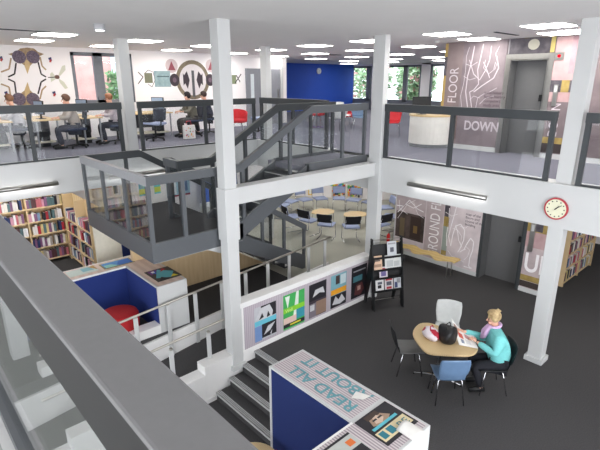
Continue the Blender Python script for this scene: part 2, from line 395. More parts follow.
# upper flight stringers, platform
for y in (Y0+.025, Y1-.025):
    mb = MB(); skew(mb, XF-.12, ZLAND-.06, XU-.05, ZU-.10, y, .05, .30, GREY); mb.box(XU-.1, 7.42, y-.025, y+.025, 2.84 if y < 6.5 else 2.8, 3.06, GREY)
    mb.build('stringer', S, world=True)
MB().box(XU-.1, 7.42, Y0+.05, 7.2, 2.9, ZU, CARPET3).build('platform_slab', S, world=True)
TRD = mat('stair_tread', (70, 72, 76), .35)
for i in range(1, 5):
    x = XF+(i-1)*.385; z = ZLAND+i*.17
    MB().box(x, x+.40, Y0+.05, Y1-.05, z-.04, z, TRD).box(x-.005, x+.05, Y0+.05, Y1-.05, z, z+.004, C(190, 190, 188, .3)).box(x+.0, x+.012, Y0+.05, Y1-.05, z-.17, z-.04, TRD).build('tread', S, world=True)
# lower flight
dz = ZLAND-ZB; n = 11
for y in (Y2+.025, Y3-.025):
    mb = MB(); skew(mb, 3.78, ZLAND-.10, XE, ZB+.14, y, .05, .36, GREY); mb.build('stringer', S, world=True)
for i in range(1, n):
    x = 3.8+(i-1)*(XE-3.8)/n; z = ZLAND-i*dz/n
    MB().box(x, x+.31, Y2+.05, Y3-.05, z-.04, z, TRD).box(x+.26, x+.31, Y2+.05, Y3-.05, z, z+.004, C(190, 190, 188, .3)).box(x, x+.012, Y2+.05, Y3-.05, z, z+dz/n-.04, TRD).build('tread', S, world=True)
def rail(pts, y=None, w=.075, hh=.13, m=GREYD):
    mb = MB()
    for p, q in zip(pts, pts[1:]): mb.beam(p, q, w, hh, m)
    return mb.build('handrail', S, world=True)
zt = ZLAND+RH-.065; zu = 4.07-.065
slU = (zu-zt)/(XU-XF)
rail([(XL, Y0+.03, zt), (XF, Y0+.03, zt), (XU, Y0+.03, zu), (7.40, Y0+.03, zu)], m=GREY)
rail([(XL+.03, Y0, zt), (XL+.03, Y3, zt)], m=mat('pale_grey_rail', (150, 152, 156), .35))
rail([(XL, Y3-.03, zt), (3.78, Y3-.03, zt), (XE+.05, Y3-.03, ZB+RH-.1)])
rail([(3.68, Y2+.03, zt), (3.80, Y2+.03, zt), (XE+.05, Y2+.03, ZB+RH-.1)], m=GREY)
rail([(3.70, Y1-.03, zt), (3.70, Y2+.06, zt)], m=GREY)
rail([(3.66, Y1-.03, zt), (XF, Y1-.03, zt), (XU, Y1-.03, zu), (7.40, Y1-.03, zu)])
def post(x, y, z0, z1, w=.06, m=GREY): MB().box(x-w/2, x+w/2, y-.025, y+.025, z0, z1, m).build('post', S, world=True)
def glz(pts, y):  # glazing polygon in an XZ plane
    mb = MB(); mb.hexa([(x, y-.005, z) for x, z in pts], [(x, y+.005, z) for x, z in pts], GLASS); mb.build('glass_panel', S, world=True)
for x in (XL+.03, 3.26, 3.86): post(x, Y0+.03, ZLAND+.1, zt)
for x, z0 in ((4.34, ZLAND+.1), (5.36, 2.72), (6.7, ZU+.05), (7.34, ZU+.05)):
    post(x, Y0+.03, z0, zu if x > XU else zt+max(0, (x-XF))*slU)
for x, z0 in ((3.70, ZLAND), (4.34, ZLAND), (5.05, 2.6), (5.9, ZU), (6.7, ZU), (7.34, ZU)):
    post(x, Y1-.03, z0, zu if x > XU else zt+max(0, (x-XF))*slU, m=GREYD)
for y in (6.92, 7.8, 8.67): MB().box(XL+.005, XL+.055, y-.03, y+.03, ZLAND+.1, zt, GREY).build('post', S, world=True)
slL = (ZB+RH-.1-zt)/(XE+.05-3.8)
for x in (3.72, 4.4, 5.1, 5.75, 6.35, 6.95): post(x, Y2+.03, ZLAND-max(0, x-3.8)*dz/(XE-3.8), zt+max(0, x-3.8)*slL)
for x in (3.5, 4.4, 5.3, 6.2, 6.95): post(x, Y3-.03, ZLAND-max(0, x-3.8)*dz/(XE-3.8), zt+max(0, x-3.8)*slL, m=GREYD)
glz([(XL+.05, ZLAND+.1), (XF, ZLAND+.1), (XF, zt), (XL+.05, zt)], Y0+.03)
glz([(XF, ZLAND+.1), (XU, ZU+.05), (XU, zu), (XF, zt)], Y0+.03)
glz([(XU, ZU+.05), (7.34, ZU+.05), (7.34, zu), (XU, zu)], Y0+.03)
glz([(XF, ZLAND+.1), (XU, ZU+.05), (XU, zu), (XF, zt)], Y1-.03)
glz([(XU, ZU+.05), (7.34, ZU+.05), (7.34, zu), (XU, zu)], Y1-.03)
glz([(3.8, ZLAND), (XE, ZB+.25), (XE, ZB+RH-.12), (3.8, zt)], Y2+.03)
glz([(3.8, ZLAND), (XE, ZB+.25), (XE, ZB+RH-.12), (3.8, zt)], Y3-.03)
glz([(XL+.05, ZLAND+.1), (3.8, ZLAND+.1), (3.8, zt), (XL+.05, zt)], Y3-.03)
MB().box(XL+.025, XL+.035, Y0+.06, Y3-.06, ZLAND+.1, zt, GLASS).build('glass_panel', S, world=True)
# panelled wall under the stairs
struct(MB().add([(x, y, z) for y in (8.36, 8.44) for x, z in ((3.3, ZB), (6.45, ZB), (4.0, 1.80), (3.3, 1.93))], [(0, 1, 2, 3), (7, 6, 5, 4), (0, 4, 5, 1), (1, 5, 6, 2), (2, 6, 7, 3), (3, 7, 4, 0)], PLY).build('wall_under_stair'))

# ------------------------------------------------------------------ ceiling lights
LG = 'square recessed light panels in the upper ceiling'
fr = MB().box(-.33, .33, -.33, .33, -.012, .0, WHITE)
lp = thing('ceiling_light', 'x', 'ceiling light', (0, 0, -50))
fr.build('frame', lp); MB().box(-.30, .30, -.30, .30, -.02, -.012, PANELM).build('diffuser', lp)
lights = [(54.5, 34, 'above the insect mural, nearer and brighter of the pair'), (34, 40, 'above the insect mural, further of the pair'),
 (143, 40.5, 'just right of the upper column by the computer desks'), (107, 45.5, 'above the window beside the insect mural'),
 (176.5, 49.7, 'above the round gear mural'), (208, 45.5, 'half hidden by the tall middle column'), (234, 53, 'just right of the tall middle column'),
 (271, 49.5, 'behind the top of the column left of the blue wall'), (276, 56, 'in front of the grey double doors'),
 (315, 45.3, 'nearest one over the left end of the blue wall'), (315, 53.3, 'middle one of three in front of the blue wall clock'), (316, 58.5, 'directly above the blue wall clock'),
 (349, 60.7, 'at the corner of blue wall and windows'), (357, 56.6, 'third one left of the corner column'), (361, 50, 'second one left of the corner column'),
 (370, 40.5, 'cut by the top of the corner column'), (392, 59, 'close to the middle window'), (401, 54, 'above the middle window'),
 (419, 46, 'midway between corner column and map mural'), (447, 33.5, 'large one left of the top of the map mural'), (434, 57, 'close to the right window'),
 (455, 51, 'half hidden by the edge of the map mural'), (479, 38.5, 'directly above the map mural'), (549, 25, 'largest one, near the clock column'),
 (562, 32.5, 'yellowish one above the red lift indicator'), (584, 30, 'behind the top of the clock column')]
for x, y, w in lights:
    P = on(x, y, 'z', ZC); place(lp, (P.x, P.y, ZC), 0, 'added square ceiling light panel, '+w, group=LG)
for x, y, w in ((18.3, 16.4, 'in the last row, left'), (18.3, 13.9, 'in the last row, middle'), (18.3, 11.2, 'in the last row, right')): place(lp, (x, y, ZC), 0, 'added square ceiling light panel before the windows, '+w, group=LG)  # extra row added to brighten the window wall
for i, (x, y, w) in enumerate([(-1.8, -2.5, 'out of view behind the camera'), (1.8, -2.5, 'out of view, right of the camera'), (5.5, -2.5, 'out of view over the near void'), (-2.4, 2.5, 'out of view left of the camera'), (8.2, -.6, 'out of view over the right gallery'), (9.0, 1.2, 'out of view, behind the clock column')]):
    place(lp, (x, y, ZCV if x < 7.3 else ZC), 0, 'added square ceiling light panel, '+w, group=LG)  # unseen panels added to light the void and right gallery
for i, (x, y, w) in enumerate([(8.7, 4.6, 'over the grey carpet by the lift'), (8.7, 1.6, 'over the carpet behind the clock column'), (11.8, 1.2, 'by the right bookcase'), (9.2, 8.4, 'nearest over the chair circle'), (11.6, 8.6, 'right over the chair circle'), (9.4, 11.0, 'left over the chair circle'), (12.0, 11.2, 'furthest over the chair circle'),
    (2.2, 11.0, 'over the left bookcases'), (4.6, 11.0, 'over the noticeboards'), (.0, 11.0, 'left end under the gallery'), (7.0, 11.2, 'behind the staircase')]):
    place(lp, (x, y, 2.62), 0, 'added square light panel under the gallery, '+w, group='added light panels under the galleries')  # unseen panels added to light the ground floor
# ------------------------------------------------------------------ lift shaft with murals and doors
XM = 10.12
shaft = MB()
DY0, DY1, DT = 3.84, 4.72, 1.98      # ground lift door opening
UY0, UY1, UT = 3.80, 4.54, 4.90      # upper lift door opening
for (z0, z1, a, b, y0, y1, top) in ((0, 2.62, DY0, DY1, 3.3, 7.2, DT), (ZU, ZC, UY0, UY1, 3.3, 6.05, UT)):
    x = XM if z0 == 0 else 10.0
    shaft.box(x, x+2, y0, a, z0, z1, MURALD).box(x, x+2, b, y1, z0, z1, MURALD).box(x, x+2, a, b, top, z1, MURALD).box(x+.34, x+2, a, b, z0, top, MURALD)
struct(shaft.build('wall_lift_shaft'))
def murplane(x): return PL((x, 0, 0), (0, -1, 0), (0, 0, 1))
P0, P1 = murplane(XM), murplane(10.0)
def q0(*a): return [P0.xy(on(x, y, 'x', XM)) for x, y in a]
def q1(*a): return [P1.xy(on(x, y, 'x', 10.0)) for x, y in a]
GOLD = mat('ochre_mural', (184, 160, 96), .6, rgb2=(140, 118, 66), scale=6)
PINK = mat('pink_mural', (190, 160, 160), .6, rgb2=(174, 140, 142), scale=5)
SLATE = mat('slate_mural', (104, 98, 104), .6, rgb2=(70, 66, 74), scale=8)
LINE = C(206, 196, 202)
MG1 = mat('ground_mural_pale', (224, 212, 215), .6, rgb2=(196, 184, 188), scale=3)
MG2 = mat('ground_mural_mauve', (206, 190, 192), .6, rgb2=(172, 158, 160), scale=2.2)
LING = C(246, 242, 244)
# ground floor mural left of the lift
m0 = thing('wall_mural', 'large mauve map mural with white line drawing behind the yellow bench', 'mural', (XM, 5.9, 0))
mb = MB(); P0.rect(mb, -7.2, .1, -DY1-.06, 2.6, MG1, 0, .012); mb.build('board', m0, world=True)
mb = MB(); P0.rect(mb, -7.2, 0, -DY1-.06, .1, WHITE, 0, .02); P0.rect(mb, -7.22, 0, -7.2, 2.6, WHITE, 0, .03); mb.build('skirting', m0, world=True)
mb = MB()
P0.rect(mb, -7.2, 1.16, -6.3, 2.4, MG2, 8); P0.rect(mb, -6.27, .12, -5.78, 2.4, MG2, 8)
P0.rect(mb, -7.18, .45, -6.3, 1.16, mat('dark_photo', (92, 78, 74), .5, rgb2=(48, 42, 42), scale=5), 9)
P0.rect(mb, -6.72, .5, -6.4, 1.1, C(58, 44, 40), 10); P0.rect(mb, -6.62, .66, -6.5, .86, C(120, 96, 56), 11); P0.rect(mb, -7.05, .5, -6.9, 1.0, C(106, 92, 70), 10)
P0.rect(mb, -5.76, 1.3, -5.62, 2.4, SLATE, 9); P0.rect(mb, -5.76, 1.05, -5.62, 1.3, GOLD, 10); P0.rect(mb, -5.76, .35, -5.62, 1.05, C(150, 160, 152), 9); P0.rect(mb, -5.76, .3, -5.62, .42, GOLD, 10)
mb.build('picture', m0, world=True)
mb = MB()
P0.line(mb, q0((451, 246), (449, 236), (452, 224), (455, 214), (457, 206)), .018, LING, 10)
P0.line(mb, q0((451, 246), (453, 235), (456, 226), (461, 224), (465, 230), (464, 240), (460, 249), (458, 252)), .022, LING, 10)
P0.line(mb, q0((462, 247), (459, 240), (458, 232), (456, 225)), .018, LING, 10)
P0.line(mb, q0((464, 250), (467, 244), (471, 238), (474, 242), (473, 250), (470, 258), (469, 266), (471, 268)), .022, LING, 10)
P0.line(mb, q0((447, 246), (447, 234), (449, 222), (450, 208)), .018, LING, 10)
P0.line(mb, q0((460, 252), (463, 250), (466, 249)), .018, LING, 10); P0.line(mb, q0((464, 266), (470, 268), (472, 268)), .02, LING, 10)
P0.line(mb, q0((397, 205), (404, 206), (410, 200), (418, 209), (424, 212)), .02, LING, 10); P0.line(mb, q0((398, 212), (406, 204), (414, 208), (422, 204)), .02, LING, 10)
mb.build('line_drawing', m0, world=True)
mb = MB()
for pts in (((448, 250), (452, 256), (458, 258), (464, 262)), ((466, 246), (470, 250), (468, 256), (464, 260)), ((453, 228), (458, 230), (462, 236), (461, 244)), ((446, 212), (452, 216), (458, 214)), ((460, 226), (466, 228), (470, 224)), ((400, 200), (400, 208), (408, 214)), ((414, 202), (418, 214), (424, 218)), ((398, 218), (408, 204), (416, 200))):
    P0.line(mb, q0(*pts), .010, LING, 11)
mb.build('fine_line_drawing', m0, world=True)
text('GROUND FLOOR', P0, -5.87, .16, .40, LING, m0, rot=PI/2, off=.018, sx=.66)
text('map of the\nfloors and\nrooms of the\nbuilding', P0, -5.2, 1.45, .085, C(90, 78, 84), m0, off=.018).name = 'small_print'
bpy.data.objects['small_print'].data.name = 'small_print'
# right of the ground lift door
m1 = thing('wall_mural', 'mural with UP lettering right of the ground floor lift door', 'mural', (XM, 3.5, 0))
ZZ = -DY0+.06
mb = MB(); P0.rect(mb, ZZ, .1, -3.3, 2.6, MG2, 0, .012); mb.build('board', m1, world=True)
mb = MB(); P0.rect(mb, ZZ, 0, -3.3, .1, WHITE, 0, .02); mb.build('skirting', m1, world=True)
mb = MB(); P0.rect(mb, ZZ, 1.05, -3.3, 2.4, PINK, 8); P0.rect(mb, ZZ, 1.4, -3.3, 1.75, GOLD, 9); P0.rect(mb, -3.6, 1.42, -3.45, 1.72, SLATE, 10); P0.rect(mb, ZZ, .27, -3.3, .40, GOLD, 9)
P0.rect(mb, ZZ, .12, -3.3, .26, C(66, 56, 54), 9); mb.build('picture', m1, world=True)
text('UP', P0, -3.74, .50, .60, LING, m1, off=.018, sx=.75, bold=.01)
MB().box(XM-.03, XM, 3.60, 3.70, .95, 1.60, STEEL).box(XM-.034, XM-.03, 3.62, 3.68, 1.42, 1.56, WHITE).build('call_panel', m1, world=True)
# lift doors
for i, (x, a, b, z0, top, ph) in enumerate(((XM, DY0, DY1, 0, DT, (520, 228)), (10.0, UY0, UY1, ZU, UT, (540, 87)))):
    d = MB().box(x+.26, x+.32, a, b, z0, top, DOORM).build('door_%d' % (i+1)); struct(d)
    MB().box(x+.255, x+.26, a+.035, a+.045, z0, top, C(70, 70, 70)).build('door_edge', d)
    fr = MB(); w = .07 if i == 0 else .10
    fr.box(x-.02, x+.25, a-.001, a+.02, z0, top+.001, STEEL if i else GREYD).box(x-.02, x+.25, b-.02, b+.001, z0, top+.001, DOORM).box(x-.02, x+.25, a, b, top-.02, top+.001, STEEL)
    fr.box(x-.02, x+.0, a-w, a+.01, z0, top+w, STEEL if i else GREYD).box(x-.02, x, b-.01, b+w, z0, top+w, STEEL if i else GREYD).box(x-.02, x, a, b, top-.01, top+w, STEEL)
    fr.build('door_frame', d)
    MB().box(x+.2, x+.26, a+.10, a+.17, z0+1.03+.06*i, z0+1.16+.06*i, BLACK).build('door_handle', d)
# upper mural
m2 = thing('wall_mural', 'upper floor mural with white map lines and DOWN lettering, left of the lift door', 'mural', (10, 5.4, ZU))
mb = MB(); P1.rect(mb, -6.05, ZU+.1, -UY1-.1, ZC-.01, MURALP, 0, .012); P1.rect(mb, -6.05, ZU+.1, -5.6, ZC-.01, MURAL, 8); mb.build('board', m2, world=True)
mb = MB(); P1.rect(mb, -6.05, ZU, -UY1-.1, ZU+.1, WHITE, 0, .03); mb.build('skirting', m2, world=True)
mb = MB(); P1.rect(mb, -6.05, ZU+.1, -5.98, ZC-.02, C(176, 150, 90), 9); P1.rect(mb, -6.05, 4.6, -5.98, 5.0, SLATE, 10); P1.rect(mb, -UY1-.05, UT+.1, -UY0+.0, ZC-.01, SLATE, 9, .004)
P1.rect(mb, -6.05, 3.2, -5.6, 3.9, mat('ribbed_mural', (150, 130, 124), .6, kind='wave', rgb2=(116, 98, 94), scale=5, stretch=(0, 0, 1)), 9)
mb.build('picture', m2, world=True)
mb = MB()
P1.line(mb, q1((468, 108), (466, 92), (468, 76), (472, 62), (475, 46)), .022, LINE, 10)
P1.line(mb, q1((472, 108), (470, 92), (474, 90), (479, 84), (478, 70), (481, 58), (484, 44)), .018, LINE, 10)
P1.line(mb, q1((474, 92), (482, 86), (488, 82), (494, 78), (499, 68), (497, 56)), .022, LINE, 10)
P1.line(mb, q1((470, 60), (474, 74), (480, 80), (486, 70), (490, 60), (492, 46)), .016, LINE, 10)
P1.line(mb, q1((484, 62), (488, 72), (490, 78)), .016, LINE, 10)
mb.build('line_drawing', m2, world=True)
mb = MB()
for pts in (((462, 108), (461, 96), (464, 84), (466, 70), (467, 56), (470, 47)), ((476, 108), (478, 98), (484, 94), (490, 92), (497, 88)), ((480, 104), (486, 98), (494, 96)), ((486, 60), (484, 68), (489, 74), (494, 70), (496, 62)), ((464, 76), (470, 80), (476, 78)), ((466, 64), (472, 66), (478, 62)), ((500, 46), (496, 54), (498, 62), (495, 70)), ((470, 100), (474, 96), (480, 98))):
    P1.line(mb, q1(*pts), .010, LINE, 11)
mb.build('fine_line_drawing', m2, world=True)
text('FIRST FLOOR', P1, -5.68, 3.36, .30, LINE, m2, rot=PI/2, off=.02, sx=.8)
text('DOWN', P1, -5.42, 3.44, .28, LINE, m2, off=.02, sx=.85, bold=.006)
t_ = text('local history\nfamily history\ncomputers\nstudy area', P1, -5.02, 4.22, .085, C(96, 82, 90), m2, off=.02); t_.name = 'small_print'
m3 = thing('wall_mural', 'patchwork mural with sideways DOWN lettering, right of the upper lift door', 'mural', (10, 3.0, ZU))
mb = MB(); P1.rect(mb, -UY0+.1, ZU+.1, -1.2, ZC-.01, MURALD, 0, .012); mb.build('board', m3, world=True)
mb = MB(); P1.rect(mb, -UY0+.1, ZU, -1.2, ZU+.1, WHITE, 0, .03); mb.build('skirting', m3, world=True)
mb = MB(); P1.rect(mb, -3.7, 4.1, -3.05, ZC-.02, PINK, 8); P1.rect(mb, -3.42, 4.62, -3.05, ZC-.02, mat('rose_mural', (178, 146, 152), .6, rgb2=(154, 122, 130), scale=6), 9)
P1.rect(mb, -3.7, 4.28, -3.1, 4.5, SLATE, 10); P1.rect(mb, -3.5, 4.28, -3.36, 4.5, GOLD, 11); P1.rect(mb, -3.32, 4.3, -3.22, 4.48, C(190, 196, 196), 11)
P1.rect(mb, -3.7, 3.3, -3.0, 3.42, GOLD, 10); P1.rect(mb, -3.7, 3.12, -3.0, 3.3, C(62, 54, 54), 10)
P1.rect(mb, -2.3, 4.4, -1.4, 5.1, PINK, 10); P1.rect(mb, -2.6, 3.9, -1.2, 4.5, C(140, 120, 128), 9); P1.disc(mb, -2.05, 4.2, .17, .28, C(196, 186, 156), 12); P1.rect(mb, -2.15, 4.4, -1.95, 4.62, C(196, 186, 156), 12)
mb.build('picture', m3, world=True)
text('DOWN', P1, -3.45, 3.43, .24, LINE, m3, rot=PI/2, off=.024, sx=.8)
MB().box(9.955, 9.99, 3.54, 3.62, 4.02, 4.42, STEEL).box(9.95, 9.955, 3.555, 3.605, 4.28, 4.4, WHITE).build('call_panel', m3, world=True)
# frieze over the upper lift door
m4 = thing('wall_frieze', 'patchwork strip with a round stone above the upper lift door', 'mural', (10, 4.1, 5.1))
mb = MB(); P1.rect(mb, -4.62, 5.01, -3.72, ZC-.005, SLATE, 0, .014)
cs = [(-4.62, -4.5, C(150, 146, 150)), (-4.42, -4.32, C(110, 86, 92)), (-4.32, -4.22, C(160, 140, 80)), (-3.98, -3.88, C(178, 156, 86)), (-3.84, -3.72, C(186, 170, 104))]
for a, b, m in cs: P1.rect(mb, a, 5.01, b, ZC-.005, m, 10)
P1.disc(mb, -4.12, 5.17, .11, .10, C(190, 186, 172), 12); mb.build('board', m4, world=True)
li = thing('lift_indicator', 'small steel plate with a red lamp beside the upper lift door', 'indicator', (9.96, 3.6, 4.9))
a, b = q1((555, 60), (565, 52)); mb = MB(); P1.rect(mb, a[0], a[1], b[0], b[1], STEEL, 12, .02); mb.build('plate', li, world=True)
mb = MB(); P1.disc(mb, (a[0]+b[0])/2, (a[1]+b[1])/2, .03, .03, emit('red_lamp', (255, 20, 40), 1.5), 25, d=.006); mb.build('lamp', li, world=True)

# ------------------------------------------------------------------ fascia strip lights
def strip_light(label, axis, a0, a1, z, c):
    t = thing('strip_light', label, 'wall light', (c, a0, z) if axis == 'y' else (a0, c, z))
    f = (lambda u, o, z_: (c-o, u, z_)) if axis == 'y' else (lambda u, o, z_: (u, c-o, z_))
    MB().tube([f(a0, .10, z), f(a1, .10, z)], .042, STEEL, 12).build('housing', t, smooth=True, world=True)
    MB().tube([f(a0+.06, .06, z-.04), f(a1-.06, .06, z-.04)], .010, TUBEM, 8).build('tube', t, world=True)
    for u in (a0+.06, a1-.06): MB().tube([f(u, -.0, z), f(u, .10, z)], .018, STEEL, 8).build('bracket', t, world=True)
A, B = on(408, 184, 'x', XG-.1), on(486, 198, 'x', XG-.1)
strip_light('tubular strip light on the white fascia above the map mural', 'y', B.y, A.y, (A.z+B.z)/2, XG)
B = on(58, 183, 'y', YG-.1)
strip_light('tubular strip light on the fascia above the left bookcases', 'x', B.x-1.5, B.x, B.z, YG)
B = on(130, 175, 'y', YG-.1)
strip_light('tubular strip light seen through the landing glass', 'x', B.x-.45, B.x+.9, B.z, YG)

# ------------------------------------------------------------------ clocks
def clock(label, c, r, facing, rim, face, t_h, t_m, w=.03):
    t = thing('wall_clock', label, 'clock', c)
    pl = PL(c, (0, -1, 0), (0, 0, 1)) if facing == 'x' else PL(c, (1, 0, 0), (0, 0, 1))
    mb = MB(); pl.disc(mb, 0, 0, r, r, rim, 0, 40, w); mb.build('rim', t, world=True)
    mb = MB(); pl.disc(mb, 0, 0, r*.86, r*.86, face, 0, 40, w+.003)
    lay = (w+.003)/.0015
    for k in range(12):
        s = math.sin(k*PI/6); c_ = math.cos(k*PI/6); rr = r*.7; pl.rect(mb, s*rr-r*.05, c_*rr-r*.05, s*rr+r*.05, c_*rr+r*.05, BLACK, lay, .001)
    mb.build('dial', t, world=True)
    for nm, ang, ln, ww in (('hour_hand', t_h, .38, .09), ('minute_hand', t_m, .6, .05)):
        mb = MB(); pl.line(mb, [(-math.sin(ang)*r*.12, -math.cos(ang)*r*.12), (math.sin(ang)*r*ln, math.cos(ang)*r*ln)], r*ww, BLACK, lay+2); mb.build(nm, t, world=True)
P = on(556.5, 208.5, 'x', XG-.005); clock('round wall clock with a red rim and cream dial on the white fascia', P, .168, 'x', C(176, 44, 56, .3), C(228, 226, 200), math.radians(44), math.radians(50))
P = on(318.6, 71, 'y', 17.99); clock('small white round clock on the blue wall', P, .15, 'y', C(222, 222, 224), C(238, 238, 236), math.radians(60), math.radians(180), .05)

# ------------------------------------------------------------------ windows and what is outside
wn = 0
FRM = mat('window_frame_grey', (112, 116, 124), .5)
def window(x0, x1, y0, y1, z0, z1, mull, axis):
    global wn; wn += 1
    o = MB()
    w = .09
    if axis == 'y':   # wall X = const, spans y
        o.box(x0, x1, y0, y0+w, z0, z1, FRM).box(x0, x1, y1-w, y1, z0, z1, FRM).box(x0, x1, y0, y1, z1-w, z1, FRM).box(x0, x1, y0, y1, z0, z0+w, FRM)
        for q in mull: o.box(x0, x1, q-.12, q+.12, z0, z1, FRM)
    else:
        o.box(x0, x0+w, y0, y1, z0, z1, FRM).box(x1-w, x1, y0, y1, z0, z1, FRM).box(x0, x1, y0, y1, z1-w, z1, FRM).box(x0, x1, y0, y1, z0, z0+w, FRM)
        for q in mull: o.box(q-.12, q+.12, y0, y1, z0, z1, FRM)
    f = struct(o.build('window_%d' % wn))
    mb = MB(); 
    if axis == 'y': mb.box((x0+x1)/2-.005, (x0+x1)/2+.005, y0+w, y1-w, z0+w, z1-w, GLASSW)
    else: mb.box(x0+w, x1-w, (y0+y1)/2-.005, (y0+y1)/2+.005, z0+w, z1-w, GLASSW)
    mb.build('pane', f)
window(w0.x, w1.x, YM+.02, YM+.12, 3.9, 5.2, [on(98, 60, 'y', YM).x], 'x')
XW = 20.5
wy = lambda q: on(q, 75, 'x', XW).y
a1, a0 = wy(351.5), wy(372); b1, b0 = wy(386), wy(421); c1, c0 = wy(430), wy(450)
ZS, ZW0 = 3.62, 3.45
wf = MB()
for (p, q) in ((a1, 18.15), (b1, a0), (c1, b0)): wf.box(XW, XW+.15, p, q, ZU, ZC, WARM)
wf.box(XW, XW+.15, -5, c0, ZU, ZC, WARM).box(XW, XW+.15, c0, a1, 5.22, ZC, WARM).box(XW, XW+.15, c0, a1, ZU, ZW0, FRM)
struct(wf.build('wall_windows'))
window(XW+.02, XW+.12, a0, a1, ZW0, 5.22, [wy(368)], 'y'); window(XW+.02, XW+.12, b0, b1, ZW0, 5.22, [wy(405)], 'y'); window(XW+.02, XW+.12, c0, c1, ZW0, 5.22, [], 'y')
sbox('wall_ground_outer', WARM, 20.5, 20.65, -5, 18.4, 0, 2.62)
sbox('wall_upper_side', WARM, 11.5, 11.62, YM+.15, 18.0, ZU, ZC)
# trees outside
LEAF = [mat('leaf_a', (150, 182, 138), .8, var=.2), mat('leaf_b', (110, 148, 104), .8, var=.2), mat('leaf_c', (200, 222, 190), .8, var=.15), mat('blossom', (222, 170, 166), .8, var=.1)]
def tree(x, y, z, h, r, label):
    t = thing('tree', label, 'tree', (x, y, z), 0, 'trees outside the far windows')
    MB().tube([(0, 0, 0), (.05, .08, h*.35), (-.05, .02, h*.7)], .12, C(86, 74, 62), 8, rs=[.16, .12, .06]).build('trunk', t, smooth=True)
    mb = MB()
    for k in range(1700):
        a = random.uniform(0, 2*PI); zz = random.uniform(-1, 1); rr = (random.uniform(.2, 1))**.5
        c = Vector((math.cos(a)*math.sqrt(1-zz*zz)*r*rr, math.sin(a)*math.sqrt(1-zz*zz)*r*rr, h*.62+zz*h*.42*rr))
        u = Vector((random.gauss(0, 1), random.gauss(0, 1), random.gauss(0, 1))).normalized(); v = u.orthogonal().normalized(); s = random.uniform(.10, .24)
        mb.add([c+u*s, c+v*s*.5, c-u*s, c-v*s*.5], [(0, 1, 2, 3)], random.choice(LEAF+[LEAF[0], LEAF[2]]))
    o = mb.build('crown', t); o['kind'] = 'stuff'
for i, (x, y, h, r, w) in enumerate([(23.2, 10.9, 4.6, 1.1, 'behind the right window'), (25.4, 13.4, 5.0, 1.1, 'behind the right half of the middle window'), (23.2, 15.6, 4.7, 1.0, 'behind the left half of the middle window'), (23.6, 19.4, 5.0, 1.4, 'behind the left window beside the blue wall'), (25.6, 17.6, 4.6, 1.1, 'behind the pier beside the corner column')]):
    tree(x, y, 1.6, h, r, 'leafy tree outside, '+w)
sbox('ground_outside', mat('grass', (120, 140, 96), .95, var=.15), 20.7, 40, -5, 40, 1.4, 1.6)
sbox('ground_behind', mat('paving', (170, 166, 160), .9), -4, 12, 13.56, 24, 1.4, 1.6)
bh = thing('brick_building', 'pale pink brick building seen through the left window', 'building', (5.6, 17.5, 0))
BR = mat('pink_brick', (222, 178, 172), .9, rgb2=(206, 160, 154), scale=3)
MB().box(1.5, 6.45, 17.5, 19, 0, 8, BR).box(6.45, 8.4, 17.5, 17.7, 0, 8, BR).build('wall', bh, world=True)
MB().box(6.9, 7.5, 17.42, 17.5, 3.6, 5.4, C(196, 212, 226, .3)).box(7.2, 7.22, 17.4, 17.42, 3.6, 5.4, WHITE).build('window', bh, world=True)
sh = thing('shrub', 'green shrub seen at the right edge of the left window', 'shrub', (6.6, 16.6, 2.9))
MB().tube([(0, 0, -1.3), (0, 0, 1.0)], .05, C(86, 74, 62), 6).build('stem', sh)
mb = MB()
for k in range(260):
    c = Vector((random.gauss(0, .16), random.gauss(0, .16), random.uniform(.6, 1.9))); u = Vector((random.gauss(0, 1), random.gauss(0, 1), random.gauss(0, 1))).normalized(); v = u.orthogonal(); s = .1
    mb.add([c+u*s, c+v*s*.5, c-u*s, c-v*s*.5], [(0, 1, 2, 3)], LEAF[1])
mb.build('foliage', sh)
# grey double doors on the upper back wall, white strip beside them
for i, (pa, pb_) in enumerate(((245, 263), (264.5, 279))):
    A, B = on(pa, 67, 'y', YM), on(pb_, 67, 'y', YM)
    d = struct(MB().box(A.x, B.x, YM-.05, YM, ZU, 4.88, C(138, 140, 148)).build('door_%d' % (i+3)))
    MB().box(A.x+.12 if i else A.x+.18, A.x+.24 if i else A.x+.32, YM-.055, YM-.05, 3.9, 4.7, C(220, 228, 232, .2)).build('vision_panel', d)
    MB().box(B.x-.12, B.x-.09, YM-.09, YM-.05, 3.9, 4.2, STEEL).build('door_handle', d)
sbox('trim_9', WHITE, on(279.5, 67, 'y', YM).x, on(282, 67, 'y', YM).x, YM-.06, YM, ZU, ZC)

